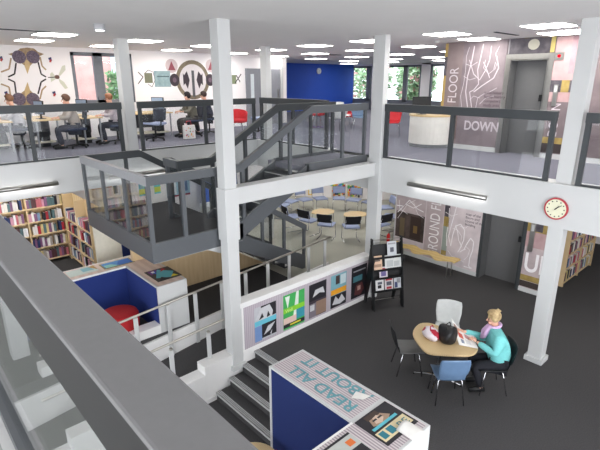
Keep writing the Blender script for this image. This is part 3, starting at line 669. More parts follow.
# ------------------------------------------------------------------ insect mural and gear mural (flat prints on the back wall)
PM = PL((0, YM, 0), (1, 0, 0), (0, 0, 1))
def qm(*a): return [PM.xy(on(x, y, 'y', YM)) for x, y in a]
im = thing('insect_mural', 'wall print of mirrored beetles with thin black legs, left of the window', 'mural', (3, YM, ZU))
BRN = mat('beetle_brown', (182, 160, 130), .7, rgb2=(140, 112, 84), scale=14); TAN = C(198, 172, 128); EYEM = mat('beetle_eye', (122, 108, 124), .6, rgb2=(80, 68, 86), scale=30); INK = C(46, 40, 44)
mb = MB(); cx, cy = 27, 78
for s in (1, -1):
    y_ = lambda v: cy+(v-cy)*s
    PM.poly(mb, qm(*[(x, y_(v)) for x, v in ((8, 54), (16, 52), (20, 48.5), (27, 47.5), (34, 48.5), (38, 52), (44, 54), (38, 57), (34, 62), (30, 66), (27.5, 74), (25, 66), (20, 62), (15, 57))]), BRN, layer=1)
    PM.poly(mb, qm(*[(x, y_(v)) for x, v in ((25, 60), (29, 60), (30, 66), (27.5, 74), (24.5, 66))]), TAN, layer=2)
    for ex in (19, 33):
        a = qm((ex, y_(57)))[0]; PM.disc(mb, a[0], a[1], .15, .15, EYEM, 3)
    for pts in (((16, 63), (14.5, 74), (8, 77)), ((38, 62), (41, 74), (46, 77)), ((11, 58), (9, 69), (1, 72)), ((40, 57), (42, 66), (46, 70))):
        PM.line(mb, qm(*[(x, y_(v)) for x, v in pts]), .035, INK if pts[0][1] > 60 else C(176, 150, 120), 4)
for x, y in ((1, 59), (50, 60), (6, 94), (54, 94)):
    PM.poly(mb, qm((x-2, y-2), (x+1, y-3), (x+2, y+1), (x, y+2)), C(60, 70, 110), layer=3); PM.poly(mb, qm((x, y-1), (x+1.5, y), (x+1, y+2.5), (x-1, y+2)), C(190, 60, 60), layer=4)
for pts in (((58, 76), (62, 66), (65, 65), (65.5, 70), (60, 76)), ((58, 78), (64, 82), (68, 88), (65, 89), (60, 83)), ((56, 77), (52, 72), (50, 74), (51, 82), (56, 79))):
    PM.poly(mb, qm(*pts), C(212, 212, 196), layer=2)
a = qm((57, 77))[0]; PM.disc(mb, a[0], a[1], .06, .05, C(110, 80, 70), 5)
PM.line(mb, qm((57, 77), (48, 77.5)), .02, INK, 4)
mb.build('print', im, world=True)
gm = thing('gear_mural', 'wall print of a big brass ring with dark symbols, machine parts either side', 'mural', (7.5, YM, ZU))
a = qm((193, 80))[0]; r = .58
mb = MB(); PM.disc(mb, a[0], a[1], r, r*1.0, mat('old_brass', (146, 134, 112), .5, rgb2=(112, 100, 84), scale=10), 1, 36); PM.disc(mb, a[0], a[1], r*.80, r*.80, C(222, 216, 218), 3, 36)
K = C(64, 54, 62)
for sx in (-1, 1):
    PM.poly(mb, [(a[0]+sx*v, a[1]+w) for v, w in ((.12, .0), (.2, .26), (.3, .14), (.34, .2), (.34, -.16), (.28, -.1), (.2, -.26))], K, layer=5)
PM.rect(mb, a[0]-.045, a[1]-.5, a[0]+.045, a[1]+.28, C(92, 92, 96), 6)
TEAL = mat('teal_case', (160, 182, 186), .6, rgb2=(128, 154, 160), scale=8)
def mrect(x0, y0, x1, y1, m, l=2):
    p, q = qm((x0, y1), (x1, y0)); PM.rect(mb, p[0], p[1], q[0], q[1], m, l)
mrect(155, 71, 170, 87, TEAL); mrect(157, 76, 169, 77, C(80, 100, 104), 4); mrect(145, 73, 152, 83, C(120, 122, 100)); mrect(231, 75, 236, 84, C(130, 140, 110))
for x, rr in ((174.5, .16), (210, .16)):
    c_ = qm((x, 80))[0]; PM.disc(mb, c_[0], c_[1], rr, rr*1.15, K, 3); PM.disc(mb, c_[0], c_[1], rr*.4, rr*.45, C(110, 90, 104), 5)
for x in (171.5, 211):
    c_ = qm((x, 66))[0]; PM.disc(mb, c_[0], c_[1], .2, .2, C(206, 190, 192), 1); PM.poly(mb, [(c_[0], c_[1]+.14), (c_[0]-.12, c_[1]-.12), (c_[0]+.12, c_[1]-.12)], C(150, 80, 90), layer=3)
PM.line(mb, qm((138, 72), (143, 77), (138, 84)), .025, K, 3); PM.line(mb, qm((236, 75), (240, 82)), .03, K, 3); PM.line(mb, qm((241, 74), (235, 83)), .03, K, 3)
PM.line(mb, qm((145, 73), (148, 70), (153, 72), (155, 80), (152, 87), (148, 84)), .015, K, 3)
mb.build('print', gm, world=True)
# ------------------------------------------------------------------ posters on the low wall
PP = PL((0, PW-.008, 0), (1, 0, 0), (0, 0, 1))
def poster(label, x0, x1, z0, z1, items, texts=()):
    t = thing('poster', label, 'poster', ((x0+x1)/2, PW-.01, z0)); w, h_ = x1-x0, z1-z0
    mb = MB(); PP.rect(mb, x0, z0, x1, z1, items[0], 0, .004)
    for k, (m, pts) in enumerate(items[1:]): PP.poly(mb, [(x0+a*w, z0+b*h_) for a, b in pts], m, .0015, 3+k*.3)
    mb.build('print', t, world=True)
    for (s, x, y, sz, m) in texts: text(s, PP, x0+x*w, z0+y*h_, sz*h_, m, t, off=.012)
R = lambda a, b, c, d: [(a, b), (c, b), (c, d), (a, d)]
GB = C(206, 206, 210); DK = C(40, 38, 44)
poster('black and white dinosaur skull poster with a light blue band, leftmost on the low wall', 4.25, 4.73, .15, .80,
       [C(196, 196, 202), (DK, R(.3, .62, 1, 1)), (GB, [(.05, .66), (.3, .95), (.7, .97), (.85, .75), (.8, .6), (.3, .58)]), (DK, [(.2, .62), (.35, .8), (.42, .66)]), (DK, [(.55, .62), (.62, .8), (.72, .64)]), (DK, R(.32, .05, 1, .46)), (GB, [(.4, .12), (.6, .35), (.95, .4), (.7, .2)]), (GB, [(.7, .1), (.8, .2), (.75, .05)]), (C(120, 150, 200), R(0, 0, .32, .45)), (C(108, 196, 216), R(0, .46, 1, .6))])
poster('green poster with white letter shapes, second from left on the low wall', 4.9, 5.42, .13, .82,
       [C(70, 176, 92), (C(228, 238, 228), [(.08, .95), (.3, .95), (.2, .6)]), (C(228, 238, 228), [(.45, .3), (.6, 1), (.72, 1), (.68, .3)]), (C(138, 208, 60), R(0, .48, 1, .62)), (C(60, 150, 170), R(.6, .2, 1, .48)), (C(226, 196, 186), R(0, .16, .6, .34)), (DK, R(0, .05, 1, .16)), (C(216, 206, 70), R(.3, .08, .8, .13))], [('Well', .08, .5, .13, C(210, 240, 150))])
poster('black poster with white figures above a brown photograph, third on the low wall', 5.54, 6.0, .14, .83,
       [DK, (GB, [(.2, .6), (.35, .8), (.8, .82), (.9, .62), (.6, .68)]), (C(128, 120, 130), R(0, 0, .4, .42)), (C(150, 124, 108), R(.4, .02, 1, .44)), (GB, R(.05, .2, .3, .38)), (C(70, 60, 70), R(0, .44, 1, .5))])
poster('blue poster with an orange band across it, fourth on the low wall', 6.13, 6.58, .14, .84,
       [C(126, 176, 188), (C(74, 62, 62), R(.3, .7, .55, .96)), (C(200, 216, 220), R(.6, .66, .95, .95)), (DK, R(0, 0, 1, .38)), (GB, [(.1, .1), (.3, .34), (.5, .2), (.7, .34), (.95, .12), (.6, .05)]), (C(240, 166, 46), R(0, .4, 1, .56))])
poster('dark poster with a red and teal figure, rightmost on the low wall beside the rack', 6.74, 7.22, .14, .84,
       [C(34, 32, 38), (C(96, 52, 54), [(.2, .1), (.3, .4), (.7, .45), (.85, .2), (.6, .05)]), (C(70, 120, 130), R(.1, .52, .7, .7)), (C(190, 150, 140), R(.4, .22, .6, .36)), (C(150, 150, 156), R(.1, .84, .9, .88))])

# ------------------------------------------------------------------ display units with nooks
DT_ = 1.06
def display_top_plane(z): return PL((0, 0, z), (0, 1, 0), (-1, 0, 0))
D1 = thing('display_unit', 'low L-shaped display unit with READ ALL ABOUT IT lettering on top and navy sides', 'display unit', (3.4, 3, ZL))
cA, cB, cCc, cI = on(270.5, 366, 'z', DT_), on(305, 349.5, 'z', DT_), on(430.5, 428, 'z', DT_), on(349.7, 423, 'z', DT_)
dx0, dx1, dy1, dy0, dyi = 3.165, 3.735, 4.02, 2.06, cI.y
dxi = dx0
T = .03
xa = 1.6
MB().box(dx0, dx1, dy0, dy1, DT_-T, DT_, WHITE).box(xa, dx0, dy0, dyi, DT_-T, DT_, WHITE_LIT).build('top_frame', D1, world=True, bevel=.003)
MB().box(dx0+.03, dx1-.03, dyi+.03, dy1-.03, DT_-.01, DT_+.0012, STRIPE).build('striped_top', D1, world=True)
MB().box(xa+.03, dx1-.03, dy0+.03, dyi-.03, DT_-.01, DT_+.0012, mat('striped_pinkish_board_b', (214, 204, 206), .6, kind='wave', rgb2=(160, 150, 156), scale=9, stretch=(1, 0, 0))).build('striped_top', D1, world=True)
MB().box(dx1-.03, dx1, dy0, dy1, ZL, DT_-T, WHITE).box(dx0, dx1-.03, dy1-.03, dy1, ZL, DT_-T, WHITE).box(xa, dx1-.03, dy0, dy0+.03, ZL, DT_-T, WHITE_LIT).build('outer_panel', D1, world=True)
MB().box(dx0, dx0+.02, dyi, dy1-.03, ZL, DT_-T, NAVY).box(xa, dx0, dyi-.02, dyi, ZL, DT_-T, NAVY).build('felt_panel', D1, world=True)
MB().box(dx0-.008, dx0+.02, dy1-.02, dy1+.006, ZL, DT_, WHITE).build('edge_strip', D1, world=True)
mb = MB(); PX = PL((dx1, 0, 0), (0, 1, 0), (0, 0, 1)); PX.poly(mb, [(2.1, .72), (2.32, .72), (2.30, .98), (2.12, .9)], C(176, 40, 60), .003); mb.build('graphic', D1, world=True)
TP = display_top_plane(DT_+.0015)
TX = C(104, 160, 170)
text('READ ALL', TP, dyi+.10, -3.41, .23, TX, D1, off=.004, d=.002, sx=1.04, bold=.0035)
text('ABOUT IT', TP, dyi+.10, -3.67, .23, TX, D1, off=.004, d=.002, sx=1.04, bold=.0035)
def top_card(unit, name, label, cx_, cy_, w, h_, ang, items, z, texts=()):
    t = thing(name, label, 'poster', (cx_, cy_, z)); R_ = Vector((math.cos(ang), math.sin(ang), 0)); U_ = Vector((-math.sin(ang), math.cos(ang), 0))
    pl = PL(Vector((cx_, cy_, z))-R_*w/2-U_*h_/2, R_, U_); mb = MB(); pl.rect(mb, 0, 0, w, h_, items[0], 0, .003)
    for k, (m, pts) in enumerate(items[1:]): pl.poly(mb, [(a*w, b*h_) for a, b in pts], m, .001, 2+k*.3)
    mb.build('print', t, world=True)
    for (s, x, y, sz, m, sx_) in texts: text(s, pl, x*w, y*h_, sz, m, t, off=.009, d=.001, sx=sx_)
c = on(391, 424, 'z', DT_)
CR = C(222, 208, 168); TL = C(48, 124, 140)
top_card(D1, 'poster', 'poster of a man with glasses and teal letters, lying on the display unit corner', 3.43, dyi-.255, .52, .44, 0,
         [DK, (CR, R(.05, .1, .95, .42)), (TL, R(.1, .16, .25, .38)), (TL, R(.32, .16, .5, .38)), (C(168, 140, 118), [(.2, .6), (.3, .92), (.55, .9), (.75, .62), (.5, .48)]), (C(70, 56, 50), R(.22, .8, .6, .95)), (C(96, 190, 206), R(.1, .48, .85, .56)), (C(214, 190, 170), [(.3, .62), (.36, .8), (.5, .82), (.58, .66), (.45, .56)]), (DK, R(.3, .7, .42, .75)), (DK, R(.46, .7, .58, .75))], DT_+.002, [('RE', .58, .13, .12, TL, 1.2)])
A = on(378, 404, 'z', DT_)
# second printed card on the near arm
top_card(D1, 'poster', 'poster with red figures and a dark corner at the bottom edge of the display unit', 2.80, dyi-.27, .44, .38, 0,
         [C(196, 200, 196), (C(190, 70, 60), [(.1, .2), (.2, .7), (.3, .3)]), (C(190, 70, 60), [(.4, .2), (.45, .7), (.6, .4), (.55, .2)]), (DK, R(.6, .05, .98, .5)), (DK, R(0, .93, 1, 1)), (C(226, 120, 60), R(.7, .6, .9, .8))], DT_+.002)
# crumpled sheets lying on the unit
c1_ = on(361, 397, 'z', DT_+.01)
o = MB(); u = PL(c1_, (1, 0, 0), (0, 1, 0)); u.poly(o, [(-.10, .06), (.03, .10), (.09, -.07), (-.02, -.05)], PAPER, .004, 2); tag(o.build('paper_sheet'), 'white triangular scrap lying over the lettering of the display unit', 'paper')
c2_ = on(412, 430, 'z', DT_+.01)
o = MB().sheet(lambda a, b: (c2_.x-.12+.2*a, c2_.y-.11+.22*b, DT_+.012+.05*math.sin(PI*a)*(.4+.6*b)), 8, 6, .003, PAPER).build('paper_sheet', smooth=True); tag(o, 'curled white sheet at the right corner of the display unit', 'paper')

# left display unit (booth) behind the ramp
BT = 1.165
D2 = thing('display_unit', 'white L-shaped booth with navy inside, printed pictures on its top, behind the ramp', 'display unit', (2.8, 7.6, ZB))
f = lambda p: on(*p, 'z', BT)
fl, fr_, ic, il, ob = f((157, 287.5)), f((189, 280)), f((128, 268.5)), f((78, 280.5)), f((66, 270))
bx0, bx1, by0 = fl.x, fr_.x, (fl.y+fr_.y)/2
by0 = 6.94; byi = (ic.y+il.y)/2+.1; byo = byi+.52
xL = 1.2
MB().box(bx0, bx1, by0, byo, BT-T, BT, WHITE).box(xL, bx0, byi, byo, BT-T, BT, WHITE_LIT).build('top_frame', D2, world=True, bevel=.003)
PB = mat('pink_birch_top', (226, 204, 192), .55, kind='wave', rgb2=(214, 190, 178), scale=2, stretch=(1, 4, 1))
MB().box(bx0+.03, bx1-.03, by0+.03, byo-.03, BT-.01, BT+.0012, PB).box(xL, bx0+.03, byi+.03, byo-.03, BT-.01, BT+.0012, PB).build('birch_top', D2, world=True)
MB().box(bx0, bx1, by0, by0+.03, -.1, BT-T, WHITE).box(bx1-.03, bx1, by0+.03, byo, ZB, BT-T, WHITE).box(xL, bx1-.03, byo-.03, byo, ZB, BT-T, WHITE_LIT).build('outer_panel', D2, world=True)
MB().box(xL, bx0, by0, by0+.22, ZB, ZB+.16, WHITE_LIT).build('threshold_board', D2, world=True)
BN = mat('blue_felt', (30, 50, 118), .85, var=.04, scale=60)
MB().box(bx0-.004, bx0+.03, by0+.04, byi, ZB, BT-T, BN).box(xL, bx0, byi, byi+.03, ZB, BT-T, BN).build('felt_panel', D2, world=True)
card = lambda lab, px_, w, h_, ang, items: (lambda P: top_card(D2, 'picture', lab, P.x, P.y, w, h_, ang, items, BT+.002))(on(*px_, 'z', BT))
card('colourful abstract picture of shapes on the right arm of the booth', (163, 274), .46, .56, 0, [C(70, 64, 60), (C(96, 176, 186), [(.1, .3), (.5, .95), (.95, .5), (.6, .1)]), (C(120, 60, 130), [(.1, .6), (.1, .95), (.55, .95)]), (C(230, 210, 60), [(.6, .12), (.8, .3), (.9, .1)]), (C(60, 90, 190), [(.15, .8), (.4, .9), (.3, .6)]), (DK, [(.1, .05), (.5, .05), (.3, .3)]), (C(236, 236, 236), R(.2, .75, .32, .88)), (C(170, 50, 60), [(.5, .7), (.8, .8), (.7, .95)])])
card('blue seascape picture on the back arm of the booth', (117, 263.5), .58, .30, 0, [C(150, 140, 90), (C(90, 150, 210), R(.05, .1, .95, .95)), (C(60, 110, 190), [(.4, .1), (.95, .1), (.95, .9), (.6, .8)]), (C(160, 220, 210), [(.08, .1), (.5, .1), (.3, .6), (.08, .6)])])
card('pale painting with a gold corner on the back arm of the booth, beside the railing', (82, 271.5), .50, .30, 0, [C(206, 216, 210), (C(140, 190, 200), [(.5, .3), (.9, .3), (.8, .9), (.5, .9)]), (C(190, 150, 90), [(.8, .9), (1, .2), (1, 1)])])
# stools
def stool(name, label, x, y, z, r, h_, m):
    t = thing(name, label, 'stool', (x, y, z))
    MB().lathe((0, 0, 0), [(r*.9, 0), (r*.97, .04), (r, h_*.5), (r, h_*.86), (r*.93, h_*.96), (r*.75, h_), (.01, h_+.005)], m, 28).build('cushion', t, smooth=True)
    MB().lathe((0, 0, -.0), [(r*.8, -.0), (r*.8, .02)], BLACK, 20).build('base', t)
P = on(122, 320, 'z', ZB+.3); stool('tub_stool', 'round red upholstered stool inside the blue booth', P.x, P.y+.1, ZB, .32, .42, RED)
P = on(286, 466, 'z', ZL+.4); stool('tub_stool', 'red stool just showing at the bottom edge inside the navy display unit', P.x, P.y, ZL, .30, .45, RED)
tt = thing('round_table', 'pale round table top just showing below the short stair', 'table', (2.35, 3.45, ZL))
P = on(252, 462, 'z', ZL+.65)
tt.location = (P.x, P.y, ZL)
MB().lathe((0, 0, .62), [(.01, 0), (.33, 0), (.335, .015), (.33, .03), (.01, .03)], WOOD, 32).build('tabletop', tt)
MB().lathe((0, 0, 0), [(.2, 0), (.2, .015), (.03, .03), (.03, .62)], STEEL, 20).build('pedestal', tt, smooth=False)

# ------------------------------------------------------------------ magazine rack
rk = thing('magazine_rack', 'black A-frame magazine rack standing by the corner column', 'rack', (7.3, 5.35, 0), math.atan2(-.30, .66))
for s in (-1, 1):
    MB().add([(s*.33-.012, -.22, 0), (s*.33+.012, -.22, 0), (s*.33+.012, -.10, 0), (s*.33-.012, -.10, 0), (s*.33-.012, .02, 1.40), (s*.33+.012, .02, 1.40), (s*.33+.012, .10, 1.40), (s*.33-.012, .10, 1.40)], [(0, 3, 2, 1), (4, 5, 6, 7), (0, 1, 5, 4), (1, 2, 6, 5), (2, 3, 7, 6), (3, 0, 4, 7)], BLACK).build('side_panel', rk)
    MB().add([(s*.33-.012, .20, 0), (s*.33+.012, .20, 0), (s*.33+.012, .28, 0), (s*.33-.012, .28, 0), (s*.33-.012, -.10, 1.0), (s*.33+.012, -.10, 1.0), (s*.33+.012, .10, 1.2), (s*.33-.012, .10, 1.2)], [(0, 3, 2, 1), (4, 5, 6, 7), (0, 1, 5, 4), (1, 2, 6, 5), (2, 3, 7, 6), (3, 0, 4, 7)], BLACK).build('side_panel', rk)
yz = lambda z: -.16+.16*z
for k, (za, zb_) in enumerate(((.36, .78), (.76, 1.26))):
    MB().add([(-.33, yz(za)+.0, za), (.33, yz(za)+.0, za), (.33, yz(zb_)+.06, zb_), (-.33, yz(zb_)+.06, zb_), (-.33, yz(za)+.02, za), (.33, yz(za)+.02, za), (.33, yz(zb_)+.08, zb_), (-.33, yz(zb_)+.08, zb_)], [(0, 1, 2, 3), (7, 6, 5, 4), (0, 4, 5, 1), (1, 5, 6, 2), (2, 6, 7, 3), (3, 7, 4, 0)], BLACK).build('back_panel', rk)
for z in (.37, .62, .78, 1.02): MB().box(-.32, .32, yz(z)-.05, yz(z)+.02, z-.012, z, BLACK).box(-.32, .32, yz(z)-.055, yz(z)-.045, z-.012, z+.03, BLACK).build('ledge', rk)
for z in (1.31, 1.37): MB().tube([(-.33, .06, z), (.33, .06, z)], .007, STEEL, 6).build('top_rod', rk)
MB().tube([(-.33, -.05, .16), (.33, -.05, .16)], .006, STEEL, 6).build('tie_rod', rk)
bpy.context.view_layer.update()
rw = rk.matrix_basis
rk.scale = (1, 1, 1.05); bpy.context.view_layer.update(); rw = rk.matrix_basis
def leaflet(label, x, z, w, h_, items):
    w *= 1.22; h_ *= 1.2
    t = thing('newspaper' if w > .2 else 'leaflet', label, 'newspaper' if w > .2 else 'leaflet', rw @ Vector((x, yz(z)-.03, z)), rk.rotation_euler[2])
    a = math.atan2(.16+.04, 1)
    pl = PL((-w/2, 0, .002), (1, 0, 0), (0, math.sin(a), math.cos(a))); mb = MB(); pl.rect(mb, 0, 0, w, h_, items[0], 0, .006)
    for k, (m, pts) in enumerate(items[1:]): pl.poly(mb, [(p*w, q*h_) for p, q in pts], m, .001, 4+k*.3)
    mb.build('printed_sheet', t)
G1 = C(150, 150, 156); G2 = C(90, 92, 104)
leaflet('white leaflet with a black pattern, bottom left pocket of the magazine rack', -.19, .37, .15, .22, [C(226, 226, 226), (DK, R(.25, .25, .7, .5)), (G2, R(.25, .55, .8, .75))])
leaflet('red and white leaflet, bottom middle pocket of the magazine rack', .02, .37, .155, .22, [C(216, 210, 212), (C(180, 60, 70), R(.1, .78, .9, .92)), (G2, R(.2, .4, .8, .7)), (C(180, 60, 70), R(.2, .12, .8, .3))])
leaflet('blue and white leaflet, bottom right pocket of the magazine rack', .215, .38, .13, .20, [C(206, 210, 216), (C(70, 80, 120), R(.1, .1, .5, .6)), (G1, R(.4, .5, .9, .9))])
leaflet('purple and white leaflet, middle row of the magazine rack', -.10, .62, .15, .20, [C(214, 206, 212), (C(180, 70, 80), R(.1, .75, .9, .9)), (C(110, 100, 150), R(.2, .2, .8, .6))])
leaflet('peach coloured newspaper, left of the magazine rack upper row', -.23, .80, .17, .24, [C(226, 192, 164), (C(120, 104, 96), R(.2, .6, .8, .72)), (C(170, 140, 120), R(.1, .2, .9, .4))])
leaflet('wide white newspaper, right of the magazine rack upper row', .12, .81, .30, .22, [C(216, 218, 216), (G1, R(.05, .75, .6, .85)), (C(186, 190, 190), R(.1, .1, .5, .6)), (C(186, 190, 190), R(.55, .1, .9, .5))])
leaflet('grey newspaper standing tall at the top of the magazine rack', .10, 1.03, .17, .26, [C(196, 200, 204), (G2, R(.3, .3, .7, .6)), (G1, R(.1, .8, .9, .9))])
fe = thing('fire_extinguisher', 'red fire extinguisher on the back floor behind the magazine rack', 'fire extinguisher', on(388, 243, 'z', ZB))
MB().lathe((0, 0, 0), [(.07, 0), (.075, .02), (.075, .36), (.05, .42), (.02, .44), (.02, .47)], C(196, 34, 34, .3), 18).build('cylinder', fe, smooth=True)
MB().box(-.02, .07, -.015, .015, .46, .49, BLACK).tube([(.02, 0, .47), (.1, 0, .4), (.1, 0, .2)], .01, BLACK, 6).build('valve', fe)
fe.scale = (.6, .6, .6)

# ------------------------------------------------------------------ wavy bench
bn = thing('wavy_bench', 'yellow wooden bench with a wavy edge in front of the mauve mural', 'bench', (9.65, 5.95, 0))
YW = mat('yellow_wood', (234, 204, 136), .45, kind='wave', rgb2=(226, 194, 124), scale=2, stretch=(1, 5, 1))
MB().sheet(lambda u, v: (-.17+.31*v+.09*math.sin(u*6*PI+.6)*(1-.35*v), -.88+1.83*u, .42), 60, 6, .035, YW).build('seat', bn)
for y in (-.72, .68):
    for x in (-.12, .08): MB().tube([(x, y, .405), (x, y, 0)], .013, STEEL, 8).build('leg', bn)
# ------------------------------------------------------------------ chairs
K9 = .91
def shell_chair(name, label, shell, legm, tint=None, sq=True):
    t = thing(name, label, 'chair')
    def seat(u, v):
        x = (u-.5)*2; y = -.17+.40*v; w = .205-.02*abs(v-.4)
        return (x*w, y, .405+.02*x*x-.035*max(0, v-.75)**1.5*4-.01*math.sin(PI*v))
    def back(u, v):
        x = (u-.5)*2; a = v; w = (.175+.035*math.sin(PI*min(1, a*1.1)**1.2)) if not sq else .185+.03*min(1, a*2)-.03*max(0, a-.85)*6.6*.5
        y = -.17-.04*math.sin(PI/2*min(1, a*2.5))-.09*a; z = .405+(.41 if sq else .38)*a
        return (x*w, y+.03*x*x*(1 if a > .2 else a*5), z+(.02*x*x if a < .3 else -.025*x*x*(a-.3)))
    MB().sheet(seat, 12, 10, .011, tint or shell).build('seat', t, smooth=True)
    MB().sheet(back, 12, 12, .011, shell).build('backrest', t, smooth=True)
    for sx in (-1, 1):
        MB().tube([(0, .10, .385), (sx*.14, .12, .385), (sx*.17, .14, .36), (sx*.205, .20, 0)], .0095, legm, 8).build('leg', t, smooth=True)
        MB().tube([(0, -.08, .385), (sx*.14, -.10, .385), (sx*.17, -.12, .36), (sx*.205, -.20, 0)], .0095, legm, 8).build('leg', t, smooth=True)
    return t
WSH = mat('white_shell', (222, 224, 222), .35); DSH = mat('black_shell', (30, 31, 34), .4)
def fc(x, y): return math.atan2(-x, y)     # rotation that turns local +Y towards (x, y)
ch = shell_chair('shell_chair', 'chair with black back and grey seat, left of the round-cornered table', DSH, CHROME, GREYSH); ch.location = (5.73, 3.69, 0); ch.rotation_euler[2] = fc(.75, -.66)
ch = shell_chair('shell_chair', 'white chair on the far side of the table, behind the bags', WSH, CHROME); ch.location = (6.73, 3.58, 0); ch.rotation_euler[2] = fc(-.87, -.48)
ch = shell_chair('shell_chair', 'blue chair tucked in at the near side of the table', BSHELL, CHROME); ch.location = (5.57, 2.88, 0); ch.rotation_euler[2] = fc(.67, .74)
ch = shell_chair('shell_chair', 'black chair the woman in turquoise sits on', DSH, CHROME); ch.location = (6.26, 2.56, 0); ch.rotation_euler[2] = fc(-.7, .7)
# table
tb = thing('reading_table', 'pale birch table with rounded corners where the woman reads', 'table', (5.85, 3.2, 0))
out = [(5.69, 3.59), (5.94, 3.70), (6.13, 3.68), (6.22, 3.47), (6.10, 2.80), (5.99, 2.68), (5.79, 2.70), (5.53, 2.95), (5.41, 3.14), (5.50, 3.35)]
def catmull(P, n=5):
    r = []
    for i in range(len(P)):
        p0, p1, p2, p3 = [Vector((*P[(i+k-1) % len(P)], 0)) for k in range(4)]
        for j in range(n):
            u = j/n; q = .5*((2*p1)+(p2-p0)*u+(2*p0-5*p1+4*p2-p3)*u*u+(3*p1-p0-3*p2+p3)*u**3); r.append((q.x, q.y))
    return r
ol = catmull(out)
MB().prism(ol, .675, .70, WOOD).build('tabletop', tb, world=True, bevel=.004)
MB().tube([(5.85, 3.2, .06), (5.85, 3.2, .675)], .03, CHROME, 14).lathe((5.85, 3.2, .655), [(.12, 0), (.12, .02)], STEEL, 20).build('pedestal', tb, world=True)
for k in range(4):
    a = math.radians(20+90*k); e = (5.85+.36*math.cos(a), 3.2+.36*math.sin(a))
    MB().tube([(5.85, 3.2, .075), (5.85+.18*math.cos(a), 3.2+.18*math.sin(a), .06), (*e, .022)], .016, CHROME, 8, rs=[.02, .017, .012]).lathe((*e, 0), [(.02, 0), (.02, .02)], BLACK, 10).build('foot', tb, world=True)
# bags and newspaper
def blob_bag(name, label, c, r, m, m2, cat='bag', sc=(1, 1, 1), seed=1):
    rnd = random.Random(seed); t = thing(name, label, cat, c); bm = bmesh.new(); bmesh.ops.create_icosphere(bm, subdivisions=4, radius=r)
    dirs = [(Vector((rnd.gauss(0, 1), rnd.gauss(0, 1), rnd.gauss(0, 1))).normalized(), rnd.uniform(-.22, .2)) for _ in range(22)]
    for v in bm.verts:
        d = v.co.normalized(); s = 1+sum(a*max(0, d.dot(q)-.72)*2.4 for q, a in dirs); v.co = Vector((v.co.x*sc[0], v.co.y*sc[1], v.co.z*sc[2]))*s
    lo = -r*sc[2]*.8
    for v in bm.verts: v.co.z = max(v.co.z, lo)-lo
    me = bpy.data.meshes.new('bag_body'); bm.to_mesh(me); bm.free(); me.materials.append(m)
    if m2:
        me.materials.append(m2)
        for p in me.polygons:
            q = p.center; p.material_index = 1 if (math.sin(q.x*34+q.z*18)+math.sin(q.y*30-q.z*25+1)) > .75 else 0
    me.polygons.foreach_set('use_smooth', [True]*len(me.polygons))
    o = bpy.data.objects.new('bag_body', me); COL.objects.link(o); o.parent = t
    return t, 2*r*sc[2]*.85
P = on(431.5, 334, 'z', .78)
b, hh = blob_bag('carrier_bag', 'red and white carrier bag on the pale table', (P.x, P.y, .70), .12, C(226, 216, 222), C(176, 32, 56), sc=(1, 1.1, .85), seed=4)
MB().tube([(-.04, 0, hh-.02), (-.03, .01, hh+.04), (.03, .01, hh+.04), (.04, 0, hh-.02)], .008, C(176, 32, 56), 6).build('handle', b, smooth=True)
P = on(448, 336, 'z', .80)
b, hh = blob_bag('handbag', 'crumpled black handbag on the table, leaning against the newspaper', (P.x, P.y, .70), .145, mat('black_leather', (30, 30, 32), .4, var=.2), None, sc=(1, 1.0, 1.05), seed=9)
MB().tube([(-.07, 0, hh-.03), (-.05, .02, hh+.05), (.05, .02, hh+.05), (.07, 0, hh-.03)], .008, BLACK, 6).build('strap', b, smooth=True)
q00, q10, q01, q11 = on(459, 345, 'z', .708), on(478, 348.5, 'z', .708), on(451, 318, 'z', 1.0), on(474, 336, 'z', .80)
def paper(u, v):
    p = q00*(1-u)*(1-v)+q10*u*(1-v)+q01*(1-u)*v+q11*u*v; p = Vector(p); p.z = max(.708, p.z-.05*math.sin(PI*u)*v); return p
nw = thing('newspaper', 'open newspaper the woman in turquoise is reading', 'newspaper', q00)
MB().sheet(paper, 14, 10, .004, PAPER).build('pages', nw, smooth=True, world=True)
ph = MB()
for (u0, u1, v0, v1, m) in ((.15, .38, .35, .6, C(196, 92, 80)), (.2, .35, .12, .3, C(130, 140, 160)), (.05, .2, .7, .85, C(150, 120, 110)), (.5, .8, .5, .75, C(200, 150, 150)), (.45, .7, .15, .4, C(206, 206, 206))):
    ph.sheet(lambda a, b_: paper(u0+(u1-u0)*a, v0+(v1-v0)*b_)+Vector((-.003, -.003, .006)), 4, 4, .001, m)
ph.build('printed_pictures', nw, world=True)

